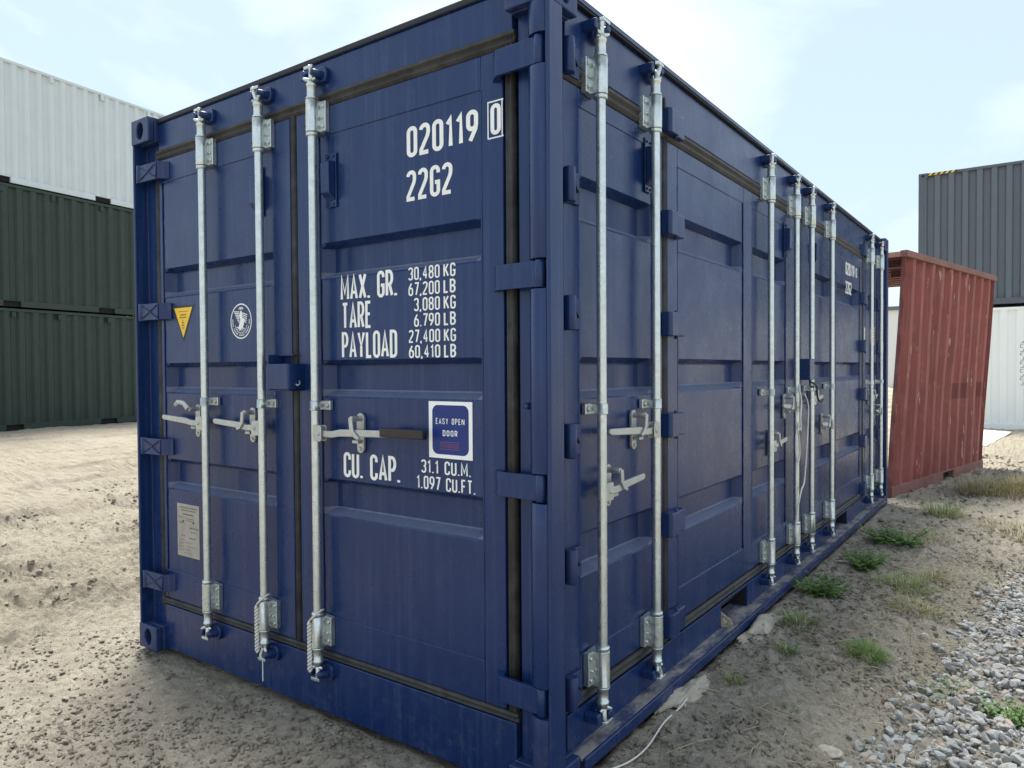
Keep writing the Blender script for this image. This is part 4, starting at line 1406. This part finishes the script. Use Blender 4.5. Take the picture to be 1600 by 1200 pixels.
LX, LY, LZ = -16.2, 4.18, 0.13
rzL = R(9.4)
pk = ((0.12, 0.47), (2.20, 2.60))
lg = (-0.7, 0.30, 1.27, 2.43, 3.60)
yard_container('stacked_container', 'dark green container on the ground, lowest in the left stack', (LX, LY, LZ), rzL, -1.69, 6.058, 2.591, 'green_paint', 'green_paint', 'containers stacked at the left', pk, lg, pitch=0.295, depth=0.05, fr=(0.14, 0.50, 0.64))
yard_container('stacked_container', 'dark green container in the middle of the left stack, under the white one', (LX - 0.02, LY, LZ + 2.60), rzL, -1.68, 6.058, 2.591, 'green_paint', 'green_paint', 'containers stacked at the left', pk, (-.8, 0.12, 1.18, 2.30, 3.4), pitch=0.295, depth=0.05, fr=(0.14, 0.50, 0.64))
yard_container('stacked_container', 'pale bluish white container on top of the two green ones', (LX - 0.06, LY - 0.05, LZ + 5.20), rzL, -1.69, 6.058, 2.591, 'white_paint_cool', 'white_paint_cool', 'containers stacked at the left', ((0.02, 0.38), (2.24, 2.63)), (-.6, 1.26, 2.44, 3.66), depth=0.040, pitch=0.26, fr=(0.16, 0.50, 0.66))
RX, RY = 0.329, 16.7
yard_container('stacked_container', 'white container on the ground at the right edge behind the red panel', (RX, RY, 0.0), R(-90), -1.30, 6.058, 2.62, 'white_paint', 'white_paint', 'containers stacked at the right', (), (), pitch=0.29, depth=0.045, fr=(0.12, 0.50, 0.62))
gc = yard_container('stacked_container', 'dark grey container with yellow and black corner stripes, on the white one at right', (RX, RY + 0.02, 2.66), R(-90), -1.34, 6.058, 2.99, 'grey_paint', 'grey_paint_dark', 'containers stacked at the right', (), (), pitch=0.262, depth=0.062, fr=(0.10, 0.52, 0.62))
for i in range(5):
    m = MB()
    a = -1.15 + i * 0.105
    m.prismu([(a, 2.928), (a + 0.055, 2.928), (a + 0.095, 2.975), (a + 0.04, 2.975)], 0.0005, 0.004)
    m.obj('hazard_stripe', 'hazard_yellow', gc)
m = MB(); m.box(-0.001, 0.0003, -1.17, -0.60, 2.926, 2.977); m.obj('hazard_ground', 'sign_black', gc)
# upright dark lettering on the white container (cut by the picture edge)
wc = [o for o in bpy.data.objects if o.get('label', '').startswith('white container on the ground')][0]
m = MB(lambda u, d, z: (d, u, z))
zt = 0.97
for i in range(11):
    hgt = 0.05 if i % 3 else 0.075
    ribbon(m, [(0.590, zt), (0.545, zt + hgt * .15), (0.545, zt + hgt * .8), (0.592, zt + hgt)] if i % 2 else [(0.545, zt), (0.595, zt), (0.595, zt + hgt * .9)], False, 0.010, -0.0115, lambda a, b, d: (a, d, b))
    zt += hgt + 0.028
m.obj('upright_marking', 'plate_ink', wc, recalc=False)['kind'] = 'stuff'

# red cut-off container section, leaning outwards
red = empty('red_container_section', (-0.018, 6.416, 0.0), R(-11.2), local=True)
tag(red, 'faded red container section with rusty corrugated wall, leaning beside the blue container', 'container')
lean = lambda z: 0.125 * z / 2.5
RL = 3.12
m = MB(); n = 0
pts = []
a = -0.02
while a < RL - 0.02:
    for f, d in ((0.0, 0.0), (0.20, 0.060), (0.52, 0.060), (0.72, 0.0)):
        pts.append((a + f * 0.297, d))
    a += 0.297
pts = [p for p in pts if p[0] <= RL] + [(RL, 0.0)]
zs = np.linspace(0.14, 2.47, 26)
vs = []
for j, z in enumerate(zs):
    for i, (y, d) in enumerate(pts):
        jag = 0.0
        if i == 0: jag = 0.02 * math.sin(z * 17) + random.uniform(-.012, .012)
        dent = 0.006 * math.sin(y * 4.1 + z * 2.3) + 0.02 * math.exp(-((y - 1.9) ** 2 / .25 + (z - 1.1) ** 2 / .2))
        vs.append((lean(z) - d - dent * (1 if 0 < j < 25 else 0), y + jag + 0.03 * z / 2.5, z))
k = len(pts)
m.add(vs, [(j * k + i, j * k + i + 1, (j + 1) * k + i + 1, (j + 1) * k + i) for j in range(len(zs) - 1) for i in range(k - 1)])
rw = m.obj('side_wall', 'red_oxide', red, recalc=False)
rw.data.materials.append(MATS['red_overpaint'])
for pf in rw.data.polygons:
    c = pf.center
    if 0.94 < c.z < 1.19 and (1.68 < c.y < 2.06 or 2.16 < c.y < 2.42 or 2.84 < c.y < 3.12): pf.material_index = 1
sol = rw.modifiers.new('thickness', 'SOLIDIFY'); sol.thickness = 0.004
m = MB(); t = lean(2.5)
m.prismu([(-0.02, 2.465), (RL + 0.075, 2.465), (RL + 0.075, 2.53), (-0.02, 2.53)], t - 0.045, t + 0.022); m.obj('top_rail', 'red_rail', red, bevel=0.004)
m = MB(); m.box(-0.05, 0.014, -0.02, 1.56, 0.0, 0.145); m.box(-0.05, 0.014, 1.93, RL + .02, 0.0, 0.145); m.box(-0.05, 0.012, 1.56, 1.93, 0.128, 0.145); m.obj('bottom_rail', 'red_rail', red, bevel=0.004)
m = MB(); m.box(-0.12, -0.052, 1.50, 1.99, 0.0, 0.127); m.obj('fork_pocket', 'dark_hole', red)
m = MB()
zz = 2.50
P = []
a = 0.0
while a < RL:
    P += [(a, 2.47), (a + .02, 2.525), (a + .12, 2.525), (a + .14, 2.47)]; a += 0.24
n = len(P)
m.add([(t - .045, p[0], p[1]) for p in P] + [(t - 2.3, p[0], p[1] + 0.02) for p in P], [(i, i + 1, n + i + 1, n + i) for i in range(n - 1)])
m.obj('roof_sheet', 'red_rail', red, recalc=False)
for i in range(3):
    m = MB(); m.box(t - 0.55, t - 0.046, 0.25 + i * .9, 0.29 + i * .9, 2.40, 2.485)
    m.obj('roof_bow', 'red_rail', red)
m = MB()

# white sheet propped on a timber behind the red section, and things seen through the gap
m = MB()
Q = [(0.05, 15.9), (0.76, 15.66), (0.49, 12.66), (-0.10, 12.9)]
m.add([(x, y, .085 - .02 * k) for k, (x, y) in enumerate(Q)] + [(x, y, .06 - .02 * k) for k, (x, y) in enumerate(Q)], [(0, 1, 2, 3), (4, 5, 6, 7), (0, 1, 5, 4), (1, 2, 6, 5), (2, 3, 7, 6), (3, 0, 4, 7)])
bd = m.obj('white_sheet', 'board_white'); tag(bd, 'flat white panel lying on the sand in front of the white container', 'panel')
fb = empty('far_building', (-2.2, 52.0, 0.0)); tag(fb, 'pale flat-roofed building far behind, seen between blue and red containers', 'building')
m = MB(); m.box(-7.0, 4.0, 52, 60, -1, 5.1); m.obj('wall', 'far_wall', fb)
m = MB(); m.box(-7.15, 4.15, 51.85, 60.2, 5.1, 5.35); m.obj('roof', 'grey_paint', fb)
for i in range(4):
    m = MB(); x = -6.0 + i * 2.5
    m.box(x, x + 1.1, 51.94, 52.02, 1.0, 3.4); wv = m.obj('window', 'grey_paint', fb)
    m = MB(); m.box(x + .08, x + 1.02, 51.92, 51.938, 1.08, 3.32); m.obj('pane', 'plate_metal', wv)
wp = empty('timber_pile', (-0.9, 26.0, 0.0)); tag(wp, 'brown pile of timber behind the gap between blue and red containers', 'timber pile')
for r_ in range(5):
    for c_ in range(7):
        m = MB(); x = -2.4 + c_ * .42 + random.uniform(-.04, .04) + (r_ % 2) * .2; z = 0.1 + r_ * 0.20
        m.box(x, x + .36, 25.2 + random.uniform(-.15, .1), 28.0, z, z + .15); m.obj('beam', 'far_brown', wp)

# ------------------------------------------------------------------ loose stones, clods, gravel
def ico(sub):
    bm = bmesh.new(); bmesh.ops.create_icosphere(bm, subdivisions=sub, radius=1.0)
    V = np.array([v.co[:] for v in bm.verts]); Fc = np.array([[v.index for v in f.verts] for f in bm.faces])
    bm.free(); return V, Fc


I1, I2 = ico(1), ico(2)


def stone_shape(base, seed, cut=7, rough=.06):
    V, Fc = base
    g = np.random.default_rng(seed)
    V = V.copy()
    for _ in range(cut):
        nrm = g.normal(size=3); nrm /= np.linalg.norm(nrm)
        lim = g.uniform(.42, .80)
        dd = V @ nrm
        V -= np.outer(np.maximum(dd - lim, 0), nrm)
    V *= 1 + g.normal(size=(len(V), 1)) * rough
    return V, Fc


def scatter(name, base, shapes, pos, size, mat, flat=0.7, smooth=False, parent=None, seed=1, cut=6, rough=.05):
    g = np.random.default_rng(seed)
    lib = [stone_shape(base, seed * 100 + i, cut, rough) for i in range(shapes)]
    Vs, Fs = [], []; k = 0
    for i in range(len(pos)):
        V, Fc = lib[g.integers(shapes)]
        a, b, c = g.uniform(0, 2 * math.pi), g.normal() * .5, g.normal() * .5
        ca, sa = math.cos(a), math.sin(a)
        Rz = np.array([[ca, -sa, 0], [sa, ca, 0], [0, 0, 1]])
        Rx = np.array([[1, 0, 0], [0, math.cos(b), -math.sin(b)], [0, math.sin(b), math.cos(b)]])
        sc = size[i] * np.array([g.uniform(.8, 1.3), g.uniform(.7, 1.05), flat * g.uniform(.75, 1.15)])
        W = (V * sc) @ (Rz @ Rx).T + pos[i]
        Vs.append(W); Fs.append(Fc + k); k += len(W)
    return big_mesh(name, np.concatenate(Vs), np.concatenate(Fs), mat, smooth, parent)


# clods on the soil strip
def clod_field(n, x0, x1, y0, y1, smin, smax, seed, keep=None, pw=3.0):
    g = np.random.default_rng(seed)
    x = g.uniform(x0, x1, n); y = g.uniform(y0, y1, n)
    dens = fbm(x * 1.4, y * 1.4, 3, seed) * 1.3 + .55
    ok = g.uniform(size=n) < np.clip(dens, .08, 1)
    if keep is not None: ok &= keep(x, y)
    x, y = x[ok], y[ok]
    s = smin + (smax - smin) * g.uniform(size=len(x)) ** pw
    z = height(x, y) + s * .18
    return np.stack([x, y, z], 1), s


outside = lambda x, y: ((y < 0.04) | (x > 0.02) | (x < -2.45))
fade_in = lambda x, y: outside(x, y) & (np.random.default_rng(77).uniform(size=len(x)) < sstep(-3.3, -1.7, x))
p, s = clod_field(36000, -3.3, 0.35, -1.35, 0.10, .0016, .0135, 5, fade_in, 3.4)
tag(scatter('soil_crumbs', I1, 14, p, s, 'clod_soil', .60, True, seed=3, cut=5, rough=.24), 'loose crumbs of dry soil in front of the door end', kind='stuff')
p, s = clod_field(34000, 0.02, 1.15, -0.2, 4.6, .0016, .0145, 6, lambda x, y: (x < gravel_edge(y) + .06), 3.6)
tag(scatter('soil_crumbs', I1, 14, p, s, 'clod_soil', .60, True, seed=4, cut=5, rough=.24), 'loose crumbs of soil on the strip beside the rail', kind='stuff')
p, s = clod_field(9000, -7.0, -2.5, -1.0, 3.5, .003, .016, 8, None, 4)
tag(scatter('sand_crumbs', I1, 14, p, s, 'clod_sand', .6, True, seed=5, cut=4, rough=.12), 'pale crumbs of sand along the wheel ruts in the yard', kind='stuff')
p, s = clod_field(5000, 0.05, 2.2, 4.5, 11.0, .005, .03, 9, None, 3.0)
tag(scatter('soil_crumbs', I1, 14, p, s, 'clod_soil', .7, True, seed=6, cut=4, rough=.12), 'crumbs of soil on the far part of the strip', kind='stuff')

# darker turned-up clods along the wheel ruts of the yard
def on_rut(x, y):
    wob = fbm(y * 0.35 + 5, y * 0.0 + 2, 2, 9) * 0.35
    ok = np.zeros(len(x), bool)
    for xc, wd in ((-3.05, .10), (-3.65, .15), (-4.35, .17), (-5.3, .20), (-6.4, .26), (-7.7, .26)):
        t = (x - xc - wob) / wd
        brk = 0.50 + 1.7 * fbm(y * 0.9 + xc * 3.1, x * 0.5, 3, 77)
        ok |= (np.abs(t) < 1.5) & (brk > 0.62)
    return ok


p, s = clod_field(22000, -8.0, -2.6, -0.8, 4.0, .004, .030, 15, on_rut, 2.6)
tag(scatter('rut_clods', I1, 16, p, s, 'clod_soil', .6, False, seed=7, cut=5, rough=.18), 'turned-up clods of soil along the wheel ruts in the yard', kind='stuff')

# gravel bed
gb = MB()
gyv = np.linspace(-1.0, 6.6, 60)
vs = []
for y in gyv:
    e = gravel_edge(y)
    for k in range(6):
        x = e + .05 + k * .5
        vs.append((x, y, hz(x, float(y)) + .006))
gb.add(vs, [(j * 6 + i, j * 6 + i + 1, (j + 1) * 6 + i + 1, (j + 1) * 6 + i) for j in range(59) for i in range(5)], True)
gbed = gb.obj('gravel_bed', 'bed_dark', recalc=False)
tag(gbed, 'bed of grey crushed stone along the right edge', kind='structure')
g = np.random.default_rng(21)
N = 26000
gxv = g.uniform(0.55, 2.3, N); gyy = g.uniform(-0.9, 6.2, N)
edge = gravel_edge(gyy) + fbm(gyy * 2.2, gxv * 0 + 3, 3, 12) * .10
prob = sstep(-.16, .06, gxv - edge)
ok = (g.uniform(size=N) < prob)
gxv, gyy = gxv[ok], gyy[ok]
gs = .008 + .021 * g.uniform(size=len(gxv)) ** 1.8
gz = height(gxv, gyy) + gs * .25 + g.uniform(-.004, .030, len(gxv)) * sstep(0, .15, gxv - gravel_edge(gyy))
pos = np.stack([gxv, gyy, gz], 1)
# the largest ones in view are single stones
cp = np.array(CAM_P)
dist = np.linalg.norm(pos - cp, axis=1)
dirv = pos - cp
fz = dirv @ np.array(Fv); fx = dirv @ np.array(R2) / fz; fy = dirv @ np.array(U2) / fz
vis = (fz > .3) & (np.abs(fx) < 810 / FPX) & (np.abs(fy) < 605 / FPX)
score = np.where(vis, gs / dist, 0) * (1 + 6 * (gz - height(gxv, gyy)))
order = np.argsort(-score)
top = order[:290]; rest = order[290:]
small_near = dist[rest] < 4.5
tag(scatter('loose_gravel', I2, 28, pos[rest][small_near], gs[rest][small_near], 'granite', .72, False, gbed, 31, 11, .02), 'grey crushed stone gravel', kind='stuff')
tag(scatter('loose_gravel', I1, 16, pos[rest][~small_near], gs[rest][~small_near], 'granite', .72, False, gbed, 32, 5, .05), 'grey crushed stone gravel farther away', kind='stuff')
lib = []
for i in range(24):
    V, Fc = stone_shape(I2, 900 + i, 11, .015)
    me = bpy.data.meshes.new('stone')
    me.from_pydata([tuple(v) for v in V], [], [tuple(f) for f in Fc])
    me.materials.append(MATS['granite_rosy' if i % 9 == 4 else 'granite'])
    lib.append(me)
for i in top:
    o = bpy.data.objects.new('stone', lib[int(g.integers(24))])
    COL.objects.link(o); o.parent = gbed
    o.location = tuple(pos[i]); o.rotation_euler = (g.normal() * .5, g.normal() * .5, g.uniform(0, 6.28))
    o.scale = (gs[i] * g.uniform(.9, 1.4), gs[i] * g.uniform(.75, 1.05), gs[i] * g.uniform(.55, .85))


def rock(name, label, x, y, sx, sy, sz, seed, mat='field_stone', rz=0.0, sink=.35, cat='stone', lump=0.0):
    V, Fc = stone_shape(ico(4 if lump else 3), seed, 10, .012 if not lump else 0.0)
    if lump:
        V = V * (1 + lump * (fbm(V[:, 0] * 2.2 + seed, V[:, 1] * 2.2 + V[:, 2], 5, seed, .65)[:, None]))
    W = V * np.array([sx, sy, sz])
    me = bpy.data.meshes.new(name)
    me.from_pydata([tuple(v) for v in W], [], [tuple(f) for f in Fc])
    me.polygons.foreach_set('use_smooth', [True] * len(Fc))
    me.materials.append(MATS[mat])
    o = bpy.data.objects.new(name, me); COL.objects.link(o)
    o.location = (x, y, hz(x, y) + sz * (1 - 2 * sink) * .9); o.rotation_euler = (0, 0, rz)
    return tag(o, label, cat)


rock('flat_stone', 'flat pale grey stone in the soil at the bottom edge', 0.575, 0.935, .058, .038, .018, 61, rz=.4)
rock('stone', 'small rounded pale stone near the rail, between two leafy weeds', 0.118, 3.42, .035, .022, .018, 62)
rock('stone', 'pale yellowish stone beside the mossy grass tuft', 0.622, 1.545, .022, .016, .014, 63)
rock('stone', 'greyish pink stone between soil and gravel', 0.700, 1.46, .034, .026, .020, 64, 'granite_rosy')
rock('stone', 'pale block of stone where the straw meets the gravel', 0.720, 2.36, .040, .030, .028, 65)
rock('stone', 'small white stone lying at the bottom below the flat stone', 0.640, 0.865, .022, .016, .014, 66, 'granite')
rock('concrete_slab', 'broken concrete footing under the rail by the cable', 0.045, 0.93, .075, .20, .034, 67, 'concrete', -.05, .44, 'concrete', .55)
rock('concrete_slab', 'pale concrete footing beside the fork pocket', 0.060, 1.93, .080, .32, .036, 68, 'concrete', -.03, .44, 'concrete', .55)
rock('soil_heap', 'small heap of sand inside the near fork pocket', -0.075, 1.66, .060, .060, .075, 69, 'clod_sand', .2, .12, 'sand heap', .5).location.z = 0.122


# ------------------------------------------------------------------ weeds, grass and straw
def blade(mb, x, y, z, h, lean_, az, w, n=4):
    vs, fs = [], []
    px, py = -math.sin(az), math.cos(az)
    for i in range(n + 1):
        t = i / n
        r_ = lean_ * t * t * h
        zz = z + h * t * (1 - .35 * lean_ * t)
        ww = w * (1 - t) ** .7 * .5
        cx, cy = x + math.cos(az) * r_, y + math.sin(az) * r_
        vs += [(cx - px * ww, cy - py * ww, zz), (cx + px * ww, cy + py * ww, zz)]
    fs = [(2 * i, 2 * i + 1, 2 * i + 3, 2 * i + 2) for i in range(n)]
    mb.add(vs, fs)


def tuft(label, x, y, rad, h, n, mat, dry=0.0, group=None, name='grass_tuft', wid=.004, olive=False):
    root = empty(name, (x, y, hz(x, y)))
    tag(root, label, 'grass', group)
    for part, mt, cnt in (('blades', mat, int(n * (1 - dry))), ('dry_blades', 'grass_dry', int(n * dry))):
        if cnt < 1: continue
        m = MB()
        for _ in range(cnt):
            a = random.uniform(0, 2 * math.pi); q = rad * math.sqrt(random.random())
            bx, by = x + q * math.cos(a), y + q * math.sin(a)
            blade(m, bx, by, hz(bx, by) - .004, h * random.uniform(.45, 1.1), random.uniform(.2, 1.5) * (1.3 if part == 'dry_blades' else 1), a + random.uniform(-.9, .9), wid * random.uniform(.6, 1.3))
        m.obj(part, mt, root, recalc=False)
    return root


def leafy(label, x, y, rad, h, n_st, group='leafy weeds beside the rail', leaf=.03):
    root = empty('leafy_weed', (x, y, hz(x, y)))
    tag(root, label, 'weed', group)
    st, lf = MB(), MB()
    for s_ in range(n_st):
        a = random.uniform(0, 2 * math.pi); q = rad * math.sqrt(random.random())
        bx, by = x + q * .5 * math.cos(a), y + q * .5 * math.sin(a)
        z0 = hz(bx, by) - .005
        top_ = Vector((x + q * 1.25 * math.cos(a), y + q * 1.25 * math.sin(a), z0 + h * random.uniform(.55, 1.05)))
        b0 = Vector((bx, by, z0))
        st.tube([b0, b0.lerp(top_, .5) + Vector((0, 0, h * .08)), top_], [.0022, .0018, .001], 5)
        for k in range(8):
            t = .22 + .78 * k / 7
            c = b0.lerp(top_, t)
            az = random.uniform(0, 2 * math.pi)
            L = leaf * random.uniform(.6, 1.2) * (1.15 - .4 * t)
            d = Vector((math.cos(az), math.sin(az), random.uniform(-.35, .55))).normalized()
            sd = d.cross(Vector((0, 0, 1))).normalized() * L * .36
            up = Vector((0, 0, L * .10))
            # lobed leaf: seven points with a raised midrib
            P = [c, c + d * L * .25 + sd * .8, c + d * L * .42 + sd * .55, c + d * L * .62 + sd * .95, c + d * L, c + d * L * .62 - sd * .95, c + d * L * .42 - sd * .55, c + d * L * .25 - sd * .8, c + d * L * .5 + up]
            lf.add([tuple(p_) for p_ in P], [(0, 1, 8), (1, 2, 8), (2, 3, 8), (3, 4, 8), (4, 5, 8), (5, 6, 8), (6, 7, 8), (7, 0, 8)])
    st.obj('stems', 'stem', root); lf.obj('leaves', 'weed_leaf', root, recalc=False)
    return root


leafy('bushy green weed nearest the camera, right of the fork pocket', 0.188, 2.62, .135, .105, 44, leaf=.040)
leafy('middle one of the three leafy green weeds along the rail', 0.275, 3.40, .130, .105, 40, leaf=.040)
leafy('farthest and widest leafy green weed along the rail', 0.335, 4.25, .20, .125, 56, leaf=.046)
leafy('feathery green weed at the right edge among the gravel', 1.12, 1.66, .09, .085, 50, leaf=.026)
tuft('bushy olive grass tuft beside the path before the red section', 0.52, 5.62, .16, .20, 380, 'grass_green', .3)
tuft('grass clump with dry stalks beside the near concrete footing', 0.20, 2.04, .08, .09, 240, 'grass_green', .4)
tuft('patch of mixed green and straw grass in the middle of the strip', 0.525, 3.12, .16, .095, 560, 'grass_green', .3)
tuft('fine bright green grass patch left of the gravel', 0.645, 2.72, .13, .08, 320, 'grass_olive', .3)
tuft('short mossy green tuft in bare soil left of the gravel', 0.545, 1.86, .085, .075, 620, 'grass_green', .08, wid=.003)
tuft('thin grass tuft near the pale footing', 0.255, 1.62, .04, .065, 120, 'grass_green', .2)
tuft('tiny green tuft next to the broken footing', 0.150, 1.17, .04, .05, 100, 'grass_green', .2)
tuft('upright grey green blades growing out of the gravel', 0.90, 1.75, .12, .085, 130, 'grass_green', .1)
tuft('spiky small grass tuft beyond the mixed patch', 0.66, 3.44, .08, .12, 160, 'grass_olive', .3)
tuft('tiny tuft low in the soil beside the cable', 0.40, 1.12, .030, .035, 30, 'grass_green', .3)
tuft('wide bank of yellowing grass at the far right', 0.95, 7.2, .48, .19, 1700, 'grass_olive', .55, name='grass_bank', wid=.007)
tuft('strip of dry grass along the bank at the right edge', 1.12, 5.4, .34, .11, 420, 'grass_olive', .6, name='grass_bank', wid=.006)
tuft('straw coloured grass between the weeds and the furrowed soil', 0.50, 4.55, .20, .08, 300, 'grass_olive', .7)

# loose straw
m = MB()
for _ in range(1700):
    y = random.uniform(.5, 5.6); x = random.uniform(.12, gravel_edge(y) + .12)
    cl = float(fbm(np.array([x * 2.2]), np.array([y * 1.6]), 3, 91)[0])
    if cl < random.uniform(-.25, .35): continue
    L = random.uniform(.03, .14); az = random.uniform(0, 6.28)
    x1, y1 = x + L * math.cos(az), y + L * math.sin(az)
    z0, z1 = hz(x, y) + .006, hz(x1, y1) + random.uniform(.005, .02)
    m.tube([(x, y, z0), ((x + x1) / 2 + random.uniform(-.008, .008), (y + y1) / 2, (z0 + z1) / 2 + random.uniform(.002, .012)), (x1, y1, z1)], [.0016, .0019, .001], 4)
tag(m.obj('straw', 'grass_dry'), 'dry straw and dead stalks scattered over the soil', kind='stuff')
